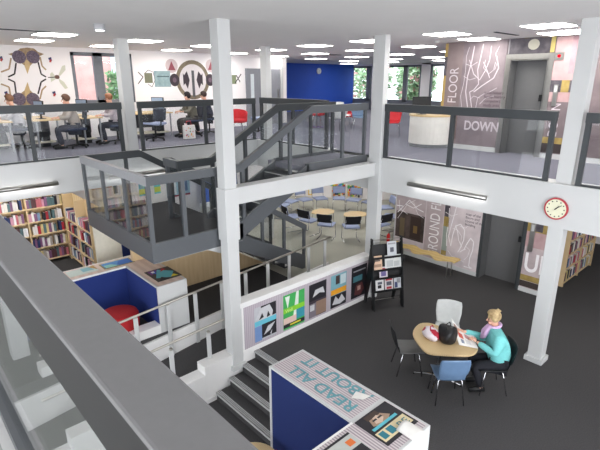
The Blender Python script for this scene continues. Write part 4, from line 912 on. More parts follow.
# ------------------------------------------------------------------ people
def skin_mesh(pts, edges, rad, sub=2):
    me = bpy.data.meshes.new('t'); me.from_pydata([tuple(p) for p in pts], edges, [])
    o = bpy.data.objects.new('t', me); COL.objects.link(o); sk = o.modifiers.new('s', 'SKIN'); sk.use_smooth_shade = True
    for i, r in enumerate(rad):
        d = me.skin_vertices[0].data[i]; d.radius = r if isinstance(r, tuple) else (r, r); d.use_root = (i == 0)
    if sub: s = o.modifiers.new('u', 'SUBSURF'); s.levels = sub; s.render_levels = sub
    m2 = bpy.data.meshes.new_from_object(o.evaluated_get(bpy.context.evaluated_depsgraph_get()))
    bpy.data.objects.remove(o); return m2
def add_me(mb, me, m):
    mb.add([v.co.copy() for v in me.vertices], [tuple(p.vertices) for p in me.polygons], m)
SKIN = mat('skin', (226, 176, 152), .55, var=.03, scale=20)
def person(label, loc, rz, top, legm, hair, J=None, hand=True, scale=K9, lean=0, bun=False, scarf=None, group=None, long_hair=False, fat=1.0, hs=1.0):
    t = thing('person', label, 'person', loc, rz, group)
    j = dict(pelvis=(0, -.02, .50), belly=(0, .0, .66), chest=(0, .04+lean*.5, .90), neck=(0, .05+lean, 1.07), head=(0, .09+lean, 1.20), crown=(0, .08+lean, 1.27),
             shL=(-.17, .04+lean*.8, 1.0), elL=(-.23, .14+lean, .76), wrL=(-.13, .38, .76), shR=(.17, .04+lean*.8, 1.0), elR=(.23, .14+lean, .76), wrR=(.13, .38, .76),
             hiL=(-.09, .02, .49), knL=(-.12, .42, .49), anL=(-.13, .36, .09), toL=(-.14, .52, .04), hiR=(.09, .02, .49), knR=(.12, .42, .49), anR=(.13, .36, .09), toR=(.14, .52, .04))
    for k in j: j[k] = Vector(j[k])*scale
    if J:
        for k in J: j[k] = Vector(J[k])
    s = scale
    ks = list(j); ix = {k: i for i, k in enumerate(ks)}
    R_ = dict(pelvis=.135, belly=.135, chest=.14, neck=.055, head=.088, crown=.07, shL=.062, elL=.045, wrL=.027, shR=.062, elR=.045, wrR=.027, hiL=.09, knL=.06, anL=.04, toL=.035, hiR=.09, knR=.06, anR=.04, toR=.035)
    E = [('pelvis', 'belly'), ('belly', 'chest'), ('chest', 'neck'), ('neck', 'head'), ('head', 'crown')]
    for S_ in 'LR': E += [('chest', 'sh'+S_), ('sh'+S_, 'el'+S_), ('el'+S_, 'wr'+S_), ('pelvis', 'hi'+S_), ('hi'+S_, 'kn'+S_), ('kn'+S_, 'an'+S_), ('an'+S_, 'to'+S_)]
    body = MB()
    add_me(body, skin_mesh([j[k] for k in ks], [(ix[a], ix[b_]) for a, b_ in E], [R_[k]*s*(.93 if k in ('neck', 'head', 'crown') or k[:2] in ('wr', 'an', 'to') else .74)*(hs if k in ('head', 'crown') else 1) for k in ks]), SKIN)
    for S_ in 'LR':
        w = j['wr'+S_]; fwd = (w-j['el'+S_]).normalized(); side = fwd.cross(Vector((0, 0, 1))).normalized(); dn = Vector((0, 0, -1)); sg = 1 if S_ == 'R' else -1
        pts = [w, w+fwd*.045*s, w+fwd*.085*s]; rad = [(.024*s, .024*s), (.036*s, .018*s), (.036*s, .015*s)]; add_me(body, skin_mesh(pts, [(0, 1), (1, 2)], rad, 1), SKIN)
        for q, ln in ((-1.5, .058), (-.5, .07), (.5, .074), (1.5, .066)):
            b0 = w+fwd*.07*s+side*q*.018*s; body.tube([b0, b0+fwd*ln*.5*s, b0+(fwd*.85+dn*.3)*ln*.9*s, b0+(fwd*1.0+dn*.75)*ln*1.1*s], .008*s, SKIN, 6, rs=[.0095*s, .009*s, .008*s, .006*s])
        b0 = w+fwd*.03*s-side*sg*.025*s; body.tube([b0, b0+(fwd*.5-side*sg)*.03*s, b0+(fwd*1.3-side*sg)*.04*s], .009*s, SKIN, 6, rs=[.012*s, .010*s, .007*s])
    H = j['head']; f = Vector((0, 1, -.35 if lean else -.15)).normalized(); u = Vector((0, .35 if lean else .15, 1)).normalized()
    body.tube([H+f*.078*s+u*.012*s, H+f*.105*s-u*.018*s, H+f*.085*s-u*.024*s], .012*s, SKIN, 8, rs=[.008*s, .014*s, .008*s])
    body.ball(H+f*.055*s-u*.072*s, .04*s, SKIN)
    for sx in (-1, 1): body.ball(H+Vector((sx*.083*s, 0, 0)), .022*s, SKIN, 8, (.4, .8, 1.2))
    body.build('body', t, smooth=True)
    ey = MB()
    for sx in (-1, 1): ey.ball(H+Vector((sx*.032*s, 0, 0))+f*.078*s+u*.012*s, .009*s, C(60, 50, 44, .3), 8)
    ey.build('eyes', t, smooth=True)
    MB().tube([H+f*.083*s-u*.045*s+Vector((-.022*s, 0, 0)), H+f*.09*s-u*.047*s, H+f*.083*s-u*.045*s+Vector((.022*s, 0, 0))], .005*s, C(176, 96, 90), 6).build('mouth', t, smooth=True)
    # clothes a little outside the body
    tk = ['pelvis', 'belly', 'chest', 'neck', 'shL', 'elL', 'wrL', 'shR', 'elR', 'wrR']; ti = {k: i for i, k in enumerate(tk)}
    jj = dict(j); jj['neck'] = j['neck']-Vector((0, .01, .05))*s
    for S_ in 'LR': jj['wr'+S_] = j['wr'+S_]+(j['el'+S_]-j['wr'+S_]).normalized()*.03*s
    rr = dict(pelvis=.165, belly=.165, chest=.158, neck=.07, shL=.085, elL=.066, wrL=.045, shR=.085, elR=.066, wrR=.045)
    te = [e for e in E if e[0] in ti and e[1] in ti]
    mb = MB(); add_me(mb, skin_mesh([jj[k] for k in tk], [(ti[a], ti[b_]) for a, b_ in te], [rr[k]*s*(fat if k[:2] in ('pe', 'be', 'ch', 'sh', 'el') else 1) for k in tk]), top); mb.build('jumper', t, smooth=True)
    mb = MB(); lk = ['pelvis', 'hiL', 'knL', 'anL', 'hiR', 'knR', 'anR']; li_ = {k: i for i, k in enumerate(lk)}
    le = [e for e in E if e[0] in li_ and e[1] in li_]
    add_me(mb, skin_mesh([j[k] for k in lk], [(li_[a], li_[b_]) for a, b_ in le], [dict(pelvis=.15, hiL=.105, hiR=.105, knL=.08, knR=.08, anL=.06, anR=.06)[k]*s for k in lk]), legm); mb.build('trousers', t, smooth=True)
    for S_ in 'LR':
        a = j['an'+S_]; o_ = j['to'+S_]
        MB().tube([a-Vector((0, .05*s, .03*s)), a*.5+o_*.5+Vector((0, 0, -.0)), o_+Vector((0, .04*s, 0))], .05*s, BLACK, 10, rs=[.04*s, .048*s, .035*s]).build('shoe', t, smooth=True)
    # hair
    hm = MB(); bm = bmesh.new(); bmesh.ops.create_icosphere(bm, subdivisions=3, radius=1)
    vs = []; rnd = random.Random(3)
    for v in bm.verts:
        d = v.co; face = max(0, d.dot(f)-.25); low = max(0, -d.dot(u)-.2); k = 1.0-.30*min(1, face*2.2)*(1 if d.dot(u) < .62 else .1)-.25*low*(0 if long_hair else 1)+rnd.uniform(-.02, .02)
        vs.append(H+Vector((0, -.008*s, .018*s))+Vector((d.x*.098, d.y*.112, d.z*.115))*s*k*hs)
    hm.add(vs, [tuple(v.index for v in p.verts) for p in bm.faces], hair); bm.free()
    if bun: hm.ball(H-f*.085*s+u*.085*s, .042*s, hair, 12); hm.tube([H-f*.05*s+u*.10*s, H-f*.11*s+u*.12*s, H-f*.14*s+u*.07*s], .016*s, hair, 8)
    hm.build('hair', t, smooth=True)
    if scarf:
        n_ = j['neck']; q = MB()
        q.tube([n_+Vector((math.cos(a)*.085*s, math.sin(a)*.085*s, .0+math.sin(a)*-.02*s)) for a in [2*PI*k/14 for k in range(15)]], .026*s, scarf, 10)
        q.tube([n_+Vector((.02, .08, -.01))*s, n_+Vector((.03, .15, -.12))*s, n_+Vector((.035, .17, -.26))*s], .03*s, scarf, 10, rs=[.04*s, .046*s, .036*s])
        q.tube([n_+Vector((-.02, .08, -.01))*s, n_+Vector((-.035, .14, -.10))*s, n_+Vector((-.04, .165, -.2))*s], .03*s, scarf, 10, rs=[.036*s, .042*s, .032*s])
        q.build('scarf', t, smooth=True)
    return t
rz = fc(-.7, .7); M = Matrix.Translation((6.33, 2.50, 0)) @ Matrix.Rotation(rz, 4, 'Z'); Mi = M.inverted()
wl_ = Mi @ on(463.5, 331, 'z', .86); wr_ = Mi @ on(476.5, 341.5, 'z', .80)
a_, b_ = (wl_, wr_) if wl_.x < wr_.x else (wr_, wl_)
HD = Mi @ on(493, 317.5, 'z', 1.14)
person('woman in a turquoise jumper and lilac scarf reading at the table', (6.33, 2.50, 0), rz, mat('turquoise_knit', (122, 204, 204), .85, var=.06, scale=40), mat('black_trousers', (30, 31, 38), .9), mat('blonde_hair', (206, 184, 140), .7, rgb2=(150, 122, 84), scale=22),
       J=dict(anL=(-.12, .24, .08), toL=(-.13, .39, .035), anR=(.11, .22, .08), toR=(.12, .37, .035), wrL=a_, wrR=b_, elL=(-.25, .15, .72), elR=(.27, .13, .69), head=HD, crown=HD+Vector((0, .01, .065)), neck=HD+Vector((0, -.045, -.125)), chest=Vector((0, .03, .84))),
       bun=True, lean=.06, fat=1.22, hs=1.12, scarf=mat('lilac_scarf', (208, 176, 214), .85, var=.05, scale=30))

# ------------------------------------------------------------------ upper floor: desks, computers, people
def desk(label, x0, x1, y0, y1, z=ZU, h_=.66):
    t = thing('computer_desk', label, 'desk', ((x0+x1)/2, (y0+y1)/2, z))
    MB().box(x0, x1, y0, y1, z+h_-.025, z+h_, WOOD).build('desktop', t, world=True)
    MB().box(x0+.05, x1-.05, (y0+y1)/2, (y0+y1)/2+.02, z+.25, z+h_-.03, C(66, 66, 74)).box(x1-.28, x1-.10, (y0+y1)/2-.1, (y0+y1)/2+.3, z+.0, z+.42, C(36, 38, 44)).build('dark_under_desk', t, world=True)  # panel coloured dark and tower added to darken the space under the desk
    for x in (x0+.06, x1-.06):
        for y in (y0+.06, y1-.06): MB().tube([(x, y, z), (x, y, z+h_-.025)], .022, C(150, 152, 158, .4), 8).build('leg', t, world=True)
    MB().box(x0+.02, x1-.02, (y0+y1)/2-.25, (y0+y1)/2+.25, z+.10, z+.13, C(222, 216, 200)).build('shelf', t, world=True)
for lab, b4 in (('leftmost computer desk at the picture edge, under the insect mural', (1.5, 2.35, 11.6, 13.1)), ('computer desk under the beetle print, left of the man in grey', (2.75, 3.3, 11.6, 13.1)),
                ('computer desk under the window, left of the upper column', (3.75, 4.25, 11.6, 13.1)), ('long computer desk under the teal machine print', (5.1, 6.35, 12.1, 13.1))): desk(lab, *b4)
mon = thing('monitor', 'x', 'monitor', (0, 0, -50))
MB().box(-.22, .22, -.015, .015, .10, .40, BLACK).build('casing', mon); MB().box(-.205, .205, -.018, -.015, .115, .385, C(150, 170, 196, .2)).build('screen', mon)
MB().box(-.02, .02, .0, .03, .0, .2, BLACK).box(-.1, .1, -.06, .08, 0, .012, BLACK).build('stand', mon)
for lab, x, y, rz_ in (('monitor at the left picture edge below the beetle print', 2.0, 12.1, PI*.5), ('pale backed monitor under the beetle print', 3.0, 12.0, -PI*.45), ('black monitor under the left window', 4.0, 12.2, -PI*.42), ('black monitor under the teal machine print', 6.02, 12.3, -PI*.4)):
    place(mon, (x, y, ZU+.66), rz_, lab, group=None)
def office_chair(label, x, y, rz_, m=BSEAT):
    DK_ = mat('charcoal_back', (56, 60, 72), .85)
    t = thing('office_chair', label, 'chair', (x, y, ZU), rz_)
    MB().sheet(lambda u, v: ((u-.5)*.42, (v-.5)*.42, .42+.02*(2*u-1)**2), 8, 8, .05, m).build('seat', t, smooth=True)
    MB().sheet(lambda u, v: ((u-.5)*.38, -.22-.05*v+.03*(2*u-1)**2, .52+.30*v), 8, 8, .035, DK_).build('backrest', t, smooth=True)
    MB().tube([(0, -.18, .40), (0, -.25, .42), (0, -.26, .6)], .015, BLACK, 8).build('back_bar', t)
    MB().tube([(0, 0, .05), (0, 0, .40)], .025, BLACK, 10).build('pole', t)
    bs = MB()
    for k in range(5): a = 2*PI*k/5; bs.tube([(0, 0, .08), (.24*math.cos(a), .24*math.sin(a), .05)], .016, BLACK, 6)
    bs = bs.build('star_base', t)
    for k in range(5): a = 2*PI*k/5; MB().lathe((.24*math.cos(a), .24*math.sin(a), .025), [(.024, -.012), (.024, .012)], BLACK, 10, ax='x').build('castor', bs)
    return t
DKB = mat('navy_seat', (52, 60, 84), .85)
folk = [('person with brown hair half hidden behind a monitor, under the beetle print', 2.62, 12.3, fc(-.9, .3), C(190, 186, 190), C(50, 52, 64), C(120, 84, 60)),
        ('balding man in a grey shirt leaning over his desk, left of the window', 3.58, 11.55, fc(-1, .15), C(170, 160, 152), C(60, 62, 74), C(100, 70, 54)),
        ('short haired person in a pale top sitting just left of the upper column', 4.62, 11.75, fc(-1, .1), C(196, 184, 190), C(40, 42, 54), C(150, 100, 72)),
        ('dark haired woman in an olive jacket at the desk below the gear mural', 6.75, 11.75, fc(-1, .1), C(104, 100, 88), C(60, 56, 56), C(36, 30, 32)),
        ('person in dark clothes mostly hidden behind the tall middle column', 7.42, 12.0, fc(-.9, .4), C(58, 60, 76), C(40, 40, 48), C(60, 44, 40))]
cl = ['chair of the half hidden person under the beetle print', 'chair under the balding man in grey', 'chair under the person beside the upper column', 'chair under the woman in the olive jacket', 'chair of the person behind the tall middle column']
for (lab, x, y, rz_, a, b, c), l2 in zip(folk, cl):
    dx, dy = math.sin(-rz_), math.cos(rz_)
    office_chair(l2, x, y, rz_, DKB)
    person(lab, (x, y, ZU), rz_, a, b, c, lean=.05, long_hair='woman' in lab)
office_chair('empty office chair with a light blue seat at the long desk', 5.55, 11.6, 0.2, BSEAT)
tb_ = thing('tote_bag', 'white tote bag with coloured dots on the upper floor', 'bag', (6.38, 11.35, ZU))
MB().hexa([(-.16, -.06, 0), (.16, -.06, 0), (.16, .06, 0), (-.16, .06, 0)], [(-.17, -.03, .36), (.17, -.03, .36), (.17, .03, .36), (-.17, .03, .36)], C(226, 222, 220)).build('bag_body', tb_, bevel=.01)
dt = MB()
for k in range(14): x, z = random.uniform(-.12, .12), random.uniform(.05, .32); r_ = .016; yy = -.062+.03*z/.36; dt.lathe((x, yy, z), [(r_, -.004), (r_, 0)], random.choice([C(200, 50, 60), C(110, 70, 140), C(90, 150, 80), C(230, 150, 60)]), 10, ax='y')
dt.build('dots', tb_)
MB().tube([(-.08, 0, .35), (-.06, 0, .46), (.06, 0, .46), (.08, 0, .35)], .008, C(200, 50, 60), 6).build('handle', tb_)
# red armchair and stools by the doors
def tub_chair(label, x, y, rz_, m):
    t = thing('tub_chair', label, 'chair', (x, y, ZU), rz_)
    MB().lathe((0, 0, .28), [(.24, 0), (.26, .03), (.25, .1), (.02, .12)], m, 24).build('seat', t, smooth=True)
    MB().sheet(lambda u, v: (math.sin((u-.5)*PI*1.25)*(.27+.02*v), -math.cos((u-.5)*PI*1.25)*(.27+.02*v), .30+.36*v*(.75+.25*math.cos((u-.5)*PI*1.2))), 20, 6, .04, m).build('backrest', t, smooth=True)
    for a in range(4): MB().tube([(.16*math.cos(a*PI/2+.8), .16*math.sin(a*PI/2+.8), .29), (.24*math.cos(a*PI/2+.8), .24*math.sin(a*PI/2+.8), 0)], .011, CHROME, 6).build('leg', t)
REDC = mat('bright_red_fabric', (206, 34, 46), .75)
tub_chair('red tub chair to the right of the tall middle column, upper floor', 8.35, 11.9, 2.6, REDC)
tub_chair('red tub chair showing behind the platform post, below the blue wall', 12.2, 12.4, 2.2, REDC)
tub_chair('small red tub chair left of the pair of light blue chairs', 12.6, 11.2, 2.2, REDC)
office_chair('office chair with light blue seat beside the red tub chair', 8.6, 11.2, 1.0, BSEAT)
def up_chair(lab, x, y, rz_, m):
    t = shell_chair('shell_chair', lab, m, CHROME); t.location = (x, y, ZU); t.rotation_euler[2] = rz_
up_chair('light blue chair left of the corner column, upper floor', 11.5, 9.8, fc(-.6, -.8), BSHELL)
up_chair('light blue chair half hidden behind the corner column, upper floor', 12.2, 9.5, fc(-.8, -.5), BSHELL)
up_chair('red chair seen through the glass, left of the curved reception desk', 10.75, 7.95, fc(-.8, -.5), C(206, 34, 46, .5))
up_chair('white chair facing the stair head on the upper floor', 10.6, 9.9, fc(.3, 1), WSH)
up_chair('white chair further back, in front of the blue wall', 11.7, 10.7, fc(-.3, -1), WSH)
wt = thing('white_table', 'low white table between the white chairs on the upper floor', 'table', (11.1, 11.3, ZU))
MB().lathe((0, 0, .60), [(.42, 0), (.42, .025)], WHITE, 28).build('tabletop', wt); MB().tube([(0, 0, .02), (0, 0, .6)], .03, CHROME, 10).lathe((0, 0, 0), [(.25, 0), (.25, .015)], CHROME, 20).build('pedestal', wt)
# reception desk
rd = thing('reception_desk', 'curved white reception desk with a pale wood top left of the upper map mural', 'desk', (9.65, 6.1, ZU))
arc = [(9.9+.48*math.cos(a), 6.22+.5*math.sin(a)) for a in [math.radians(95+170*k/16) for k in range(17)]]
poly = arc+[(9.9, 5.73), (9.9, 6.71)]
MB().prism(poly, ZU+.08, ZU+.70, C(226, 222, 216)).build('front_panel', rd, world=True)
sc_ = lambda P_, k: [((x-9.9)*k+9.9, (y-6.22)*k+6.22) for x, y in P_]
MB().prism(sc_(poly, 1.04), ZU+.70, ZU+.74, WOOD).build('counter_top', rd, world=True)
MB().prism(sc_(poly, .96), ZU, ZU+.08, C(130, 132, 136)).build('plinth', rd, world=True)
place(mon, (9.65, 6.35, ZU+.74), PI*.8, 'black monitor on the curved reception desk', 'monitor')

# ------------------------------------------------------------------ circle of stacking chairs
def stack_chair():
    t = thing('stacking_chair', 'x', 'chair', (0, 0, -50))
    MB().sheet(lambda u, v: ((u-.5)*.42, -.19+.40*v, .41-.03*max(0, v-.8)*4*(v-.8)), 8, 8, .04, BSEAT).build('seat', t, smooth=True)
    b = MB().sheet(lambda u, v: ((u-.5)*.42, -.225-.05*v+.025*(2*u-1)**2, .53+.22*v), 8, 5, .022, BSEAT).build('backrest', t, smooth=True)
    MB().sheet(lambda u, v: ((u-.5)*.43, -.242-.05*v+.025*(2*u-1)**2, .525+.23*v), 8, 5, .010, BLACKF).build('back_shell', b, smooth=True)
    for s in (-1, 1):
        MB().tube([(s*.2, -.27, .66), (s*.2, -.22, .42), (s*.2, .17, .395), (s*.2, .21, .36), (s*.21, .22, .02), (s*.21, .18, .012), (s*.21, -.24, .012)], .0095, CHROME, 6).build('side_frame', t, smooth=True)
    return t
proto = stack_chair()
ctr = Vector((10.2, 9.35, 0))
spots = [(290, 201, 'second from the stair end of the back row'), (304.3, 199.2, 'third in the back row, left of centre'), (320, 198, 'fourth in the back row, at the middle'), (339, 198, 'left of the two in front of the toy shelves'), (354, 199.6, 'right of the two in front of the toy shelves'),
         (385.5, 207.3, 'right of the corner column, furthest back'), (281.5, 205, 'nearest the stairs at the left end of the circle'), (391, 216, 'right of the corner column, beside the mural edge'),
         (292, 216.3, 'black back towards us, leftmost'), (309, 220, 'black back towards us, second from left'), (326.5, 224, 'black back towards us, third from left'), (351, 226, 'black back towards us, just left of the corner column'), (380, 224, 'black back towards us, just right of the corner column'), (370.5, 202, 'hidden behind the corner column')]
for x, y, lab in spots:
    P = on(x, y, 'z', ZB+.41); d = ctr-Vector((P.x, P.y, 0)); place(proto, (P.x, P.y, ZB), fc(d.x, d.y), 'blue stacking chair, '+lab, group='stacking chairs in the circle')
for x, y, lab in ((323, 211.3, 'left one of the pair'), (355.2, 213.9, 'right one of the pair')):
    P = on(x, y, 'z', ZB+.38); t = thing('coffee_table', 'low pale wood table inside the chair circle, '+lab, 'table', (P.x, P.y, ZB))
    MB().prism([(.40*math.cos(a)*(1 if k % 2 else .96), .34*math.sin(a)) for k, a in enumerate([2*PI*i/8+.39 for i in range(8)])], .355, .38, WOOD).build('tabletop', t, bevel=.01)
    for s in ((-1, -1), (1, -1), (1, 1), (-1, 1)): MB().tube([(s[0]*.24, s[1]*.2, .355), (s[0]*.26, s[1]*.22, 0)], .014, STEEL, 6).build('leg', t)
cols = [C(220, 60, 60), C(70, 150, 210), C(240, 210, 60), C(90, 180, 100), C(236, 140, 60), C(232, 232, 226), C(60, 60, 70)]
def notice(lab, x, z, w, h_, m, y=13.19, items=(), axis='y', name='notice'):
    O = (x, y, z) if axis == 'y' else (y, x, z)
    t = thing(name, lab, name, O); pl = PL(O, (1, 0, 0) if axis == 'y' else (0, -1, 0), (0, 0, 1)); mb = MB(); pl.rect(mb, 0, 0, w, h_, m, 0, .012)
    for k, (mm, p) in enumerate(items): pl.poly(mb, [(a*w, b*h_) for a, b in p], mm, .001, 8+k*.4)
    mb.build('sheet', t, world=True); return t
DO, DR = Vector((11.25, 13.3, 0)), Vector((.6, -.8, 0)); DN = DR.cross(Vector((0, 0, 1)))
def ondiag(x, y):
    d = ray(x, y); return EYE+d*((DO-EYE).dot(DN)/d.dot(DN))
DP = PL(DO, DR, (0, 0, 1))
for l, c, a, b_ in (('yellow', C(232, 226, 90), (292, 200), (297, 189)), ('yellow and peach', C(240, 206, 130), (308, 199), (312.5, 186)), ('blue', C(70, 160, 206), (316.5, 187), (320, 183.5)), ('pink', C(230, 150, 150), (305, 189), (310, 185.5)), ('turquoise', C(90, 196, 190), (330.5, 186), (334, 183))):
    (x0, z0), (x1, z1) = DP.xy(ondiag(*a)), DP.xy(ondiag(*b_))
    t = thing('notice', '%s notice on the white wall behind the chair circle' % l, 'notice', DP.p(x0, z0)); mb = MB(); DP.rect(mb, x0, max(.35, z0), x1, z1, c, 0, .008); DP.rect(mb, x0+(x1-x0)*.25, z0+(z1-z0)*.4, x1-(x1-x0)*.25, z1-(z1-z0)*.25, C(236, 236, 226), 6); mb.build('sheet', t, world=True)
for lab, a, b_, sd in (('colourful craft collage behind the left chair of the pair', (331.5, 198), (346, 183), 3), ('colourful craft collage behind the right chair of the pair', (346.5, 199), (361, 185), 4)):
    (x0, z0), (x1, z1) = DP.xy(ondiag(*a)), DP.xy(ondiag(*b_)); z0 = max(.34, z0); rnd = random.Random(sd)
    t = thing('craft_collage', lab, 'wall display', DP.p(x0, z0)); mb = MB(); DP.rect(mb, x0, z0, x1, z1, C(214, 206, 190), 0, .01); mb.build('backing', t, world=True)
    mb = MB()
    for k in range(70):
        u, v = rnd.uniform(x0+.05, x1-.05), rnd.uniform(z0+.05, z1-.05); DP.disc(mb, u, v, rnd.uniform(.03, .06), rnd.uniform(.03, .06), rnd.choice(cols), 7+rnd.random()*3, 8)
    o = mb.build('craft_pieces', t, world=True); o['kind'] = 'stuff'
# notices and posters seen through the landing glass
notice('cyan poster with a yellow strip, left one seen through the landing glass', 5.62, 1.2, .32, .95, C(96, 206, 220), items=[(C(214, 226, 90), R(0, .05, 1, .22)), (C(210, 240, 244), R(.2, .5, .8, .8))], name='poster')
notice('narrow cyan and yellow poster, right one seen through the landing glass', 6.1, 1.2, .2, .95, C(110, 210, 216), items=[(C(214, 226, 90), R(0, .05, 1, .22))], name='poster')
notice('pale blue collage poster seen through the landing glass', 6.5, 1.0, .8, .95, C(170, 206, 222), items=[(C(226, 232, 236), R(.1, .1, .4, .7)), (C(90, 120, 160), R(.5, .15, .9, .5)), (C(226, 232, 236), R(.55, .6, .9, .85)), (C(170, 60, 80), R(0, 0, 1, .06))], name='poster')
notice('white poster with red letters through the left side of the landing glass', 5.05, 1.55, .4, .38, C(236, 230, 228), items=[(C(220, 90, 80), R(.2, .3, .8, .45)), (C(220, 90, 80), R(.3, .6, .7, .72))], name='poster')
notice('dusky patterned poster through the left side of the landing glass', 4.3, 1.6, .55, .30, C(196, 160, 140), items=[(C(226, 206, 196), R(.1, .2, .5, .8))], name='poster')
notice('dark narrow notice through the left side of the landing glass', 4.88, 1.4, .12, .5, C(70, 64, 70))
sc = thing('blue_screen', 'royal blue partition screen seen through the landing glass', 'screen', (8.1, 12.6, ZB))
MB().box(7.45, 8.7, 12.6, 12.64, ZB+.1, 1.9, C(36, 92, 196)).build('panel', sc, world=True); MB().box(7.42, 7.46, 12.58, 12.66, ZB, 1.92, C(150, 150, 154)).box(8.7, 8.74, 12.58, 12.66, ZB, 1.92, C(150, 150, 154)).build('frame', sc, world=True)
wd = thing('white_desk', 'white desk in front of the blue partition screen', 'desk', (7.6, 11.8, ZB))
MB().box(7.0, 8.2, 11.5, 12.1, .92, .95, WHITE).build('desktop', wd, world=True); MB().box(7.0, 7.03, 11.5, 12.1, ZB, .92, WHITE).box(8.17, 8.2, 11.5, 12.1, ZB, .92, WHITE).build('side_panel', wd, world=True)

# ------------------------------------------------------------------ bookcases and books
BC = [C(176, 50, 60), C(50, 62, 104), C(226, 222, 218), C(40, 42, 50), C(120, 150, 178), C(206, 150, 170), C(186, 176, 166), C(90, 56, 60), C(214, 196, 140), C(90, 116, 120), C(236, 234, 236), C(130, 90, 124), C(220, 214, 206), C(196, 110, 120)]
def book_mesh(m, i):
    mb = MB().box(0, .1, 0, 1, 0, 1, m).box(.9, 1, 0, 1, 0, 1, m).box(0, 1, 0, .06, 0, 1, m).box(.1, .9, .06, .97, .03, .97, PAPER)
    me = bpy.data.meshes.new('book'); me.from_pydata([tuple(v) for v in mb.v], [], mb.f)
    for q in mb.mats: me.materials.append(q)
    me.polygons.foreach_set('material_index', mb.m); return me
BM = [book_mesh(m, i) for i, m in enumerate(BC)]
NB = 0
def stuff_books(fr, rows, parent_label):
    rnd = random.Random(31); mb = MB()
    for x0, x1, z, hm in rows:
        x = x0
        while x < x1-.05:
            w = rnd.uniform(.035, .06); h_ = rnd.uniform(hm*.75, hm); mb.box(x, x+w*.92, .015, .17, z, z+h_, rnd.choice(BC)); x += w
    o = mb.build('books'); o.matrix_world = fr; tag(o, parent_label, 'books', kind='stuff'); return o
def books_row(fr, x0, x1, z, depth_y, hmin, hmax, label, group, rnd, thick=(.028, .05), fill=.96):
    """fr: matrix from bookcase space to the world; spines face local -Y"""
    global NB
    x = x0
    while x < x1-.05:
        w = rnd.uniform(*thick); h_ = rnd.uniform(hmin, hmax); d = rnd.uniform(.13, .17)
        if rnd.random() > fill: x += rnd.uniform(.02, .08); continue
        if x+w > x1: break
        o = bpy.data.objects.new('book', rnd.choice(BM)); COL.objects.link(o)
        lean_ = rnd.uniform(-.07, .07) if rnd.random() < .15 else 0
        o.matrix_world = fr @ Matrix.Translation((x, depth_y+rnd.uniform(0, .02), z)) @ Matrix.Rotation(lean_, 4, 'Y') @ Matrix.Diagonal((w*.94, d, h_, 1))
        tag(o, label, 'book', group); NB += 1; x += w+abs(lean_)*h_
def bookcase(label, loc, rz_, bays, bw, depth, shelves, top, short, books=True, thick=(.028, .05), topwood=True, seed=1, skip=()):
    t = thing('bookcase', label, 'bookcase', loc, rz_); W = bays*bw
    for k in range(bays+1): MB().box(k*bw-.015, k*bw+.015, 0, depth, 0, top, SHELF).build('upright', t)
    MB().box(0, W, depth-.012, depth, .05, top, SHELF).build('back_panel', t)
    for z in shelves: MB().box(.015, W-.015, -.005, depth-.012, z-.022, z, SHELF).build('shelf_board', t)
    fr = Matrix.Translation(loc) @ Matrix.Rotation(rz_, 4, 'Z'); rnd = random.Random(seed); nm = ['bottom', 'second', 'third', 'fourth', 'fifth', 'top']
    if books:
        for k, z in enumerate(shelves):
            zt_ = shelves[k+1]-.022 if k+1 < len(shelves) else top+.22
            hm = min(.24, zt_-z-.03)
            for b in range(bays):
                if (k, b) in skip: continue
                books_row(fr, b*bw+.02, (b+1)*bw-.02, z, .015, hm*.72, hm*.98, 'book on the %s shelf, bay %s of the %s' % (nm[k], ['one', 'two', 'three', 'four'][b], short), 'books of the %s, %s shelf' % (short, nm[k]), rnd, thick)
    return t
sh5 = [.10, .42, .74, 1.06, 1.38]
bookcase('beech bookcase with five rows of books facing us, left under the gallery', (.75, 11.8, ZB), 0, 3, .80, .24, sh5, 1.62, 'left back bookcase', seed=2, thick=(.042, .07), skip=[(k, 0) for k in range(5)]+[(0, 1), (1, 1)])
bookcase('beech bookcase continuing out of sight to the left, mirrored in the landing glass', (-1.69, 11.8, ZB), 0, 3, .80, .24, sh5, 1.62, 'far left bookcase', books=False)
stuff_books(Matrix.Translation((-1.65, 11.8, ZB)), [(b*.8+.02, (b+1)*.8-.02, z, .25) for b in range(4) for z in sh5]+[(3.22, 3.98, z, .25) for z in sh5[:2]], 'rows of books on the far left bookcase, seen mirrored in the landing glass')
# display books leaning on top of it
for k, (x, m) in enumerate(((1.75, C(120, 170, 190)), (2.02, C(70, 50, 60)), (2.35, C(196, 160, 130)), (2.6, C(216, 206, 196)), (2.85, C(170, 200, 206)), (3.05, C(226, 190, 110)))):
    o = MB().hexa([(x, 11.84, 1.95), (x+.16, 11.84, 1.95), (x+.16, 11.87, 1.95), (x, 11.87, 1.95)], [(x, 11.92, 2.17), (x+.16, 11.92, 2.17), (x+.16, 11.95, 2.17), (x, 11.95, 2.17)], m).build('book')
    tag(o, 'book propped face out on top of the left back bookcase, %s cover' % ['blue grey', 'dark plum', 'tan', 'cream', 'pale teal', 'golden'][k], 'book')
bookcase('beech bookcase running towards us under the gallery, beside the pale wall', (3.12, 11.75, ZB), -PI/2, 2, .85, .24, sh5[:4], 1.62, 'left side bookcase', seed=5, thick=(.048, .076))
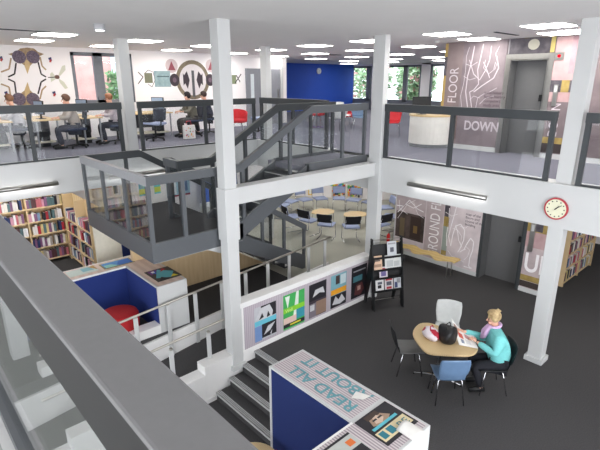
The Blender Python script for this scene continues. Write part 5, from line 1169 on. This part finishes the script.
# pale end wall beyond the side bookcase
struct(MB().box(on(122, 250, 'y', 9.3).x, on(136, 250, 'y', 9.3).x, 9.3, 9.36, ZB, 1.75, NAVY).build('wall_low_navy'))
struct(MB().box(on(95, 240, 'y', 9.3).x, on(122, 250, 'y', 9.3).x, 9.3, 9.36, ZB, 1.75, mat('cream_panel', (226, 222, 208), .6)).build('wall_low_cream'))
bookcase('beech bookcase on the right, behind the clock column', (11.0, 3.15, 0), 0, 2, .95, .26, [.10, .43, .76, 1.09], 1.4, 'right bookcase', seed=11, thick=(.05, .08))

MB().box(10.93, 10.985, 3.13, 3.45, 0, 1.45, C(206, 204, 200)).build('end_panel', bpy.data.objects['bookcase.002'], world=True)

# ------------------------------------------------------------------ small ceiling things
sp = thing('ceiling_spotlight', 'small round surface spotlight glowing on the ceiling at upper left', 'spotlight', on(99, 24, 'z', ZC))
MB().lathe((0, 0, -.09), [(.075, 0), (.08, .02), (.08, .09)], C(190, 190, 194), 24).build('housing', sp, smooth=True)
MB().lathe((0, 0, -.095), [(.06, 0), (.06, .006)], emit('spot_lens', (255, 255, 255), 8), 20).build('lens', sp)
for (lab, p, w, h_) in (('dark linear ceiling grille at the left picture edge', (14, 29.5), 1.1, .06), ('dark linear ceiling grille above the lift door', (507, 33.5), .9, .06), ('dark ceiling grille over the blue wall', (330, 54.5), .8, .3)):
    P = on(*p, 'z', ZC); t = thing('ceiling_grille', lab, 'grille', P)
    mb = MB().box(-w/2, w/2, -h_/2, h_/2, -.01, 0, C(70, 70, 74)).build('frame', t)
    mb = MB()
    for k in range(int(h_/.03)): mb.box(-w/2+.02, w/2-.02, -h_/2+.01+k*.03, -h_/2+.018+k*.03, -.014, -.01, BLACK)
    mb.build('slats', t)
P = on(437, 40.5, 'z', ZC); t = thing('smoke_detector', 'round white smoke detector on the ceiling left of the map mural', 'smoke detector', P)
MB().lathe((0, 0, -.05), [(.03, 0), (.06, .02), (.065, .05)], WHITE, 20).build('housing', t, smooth=True)
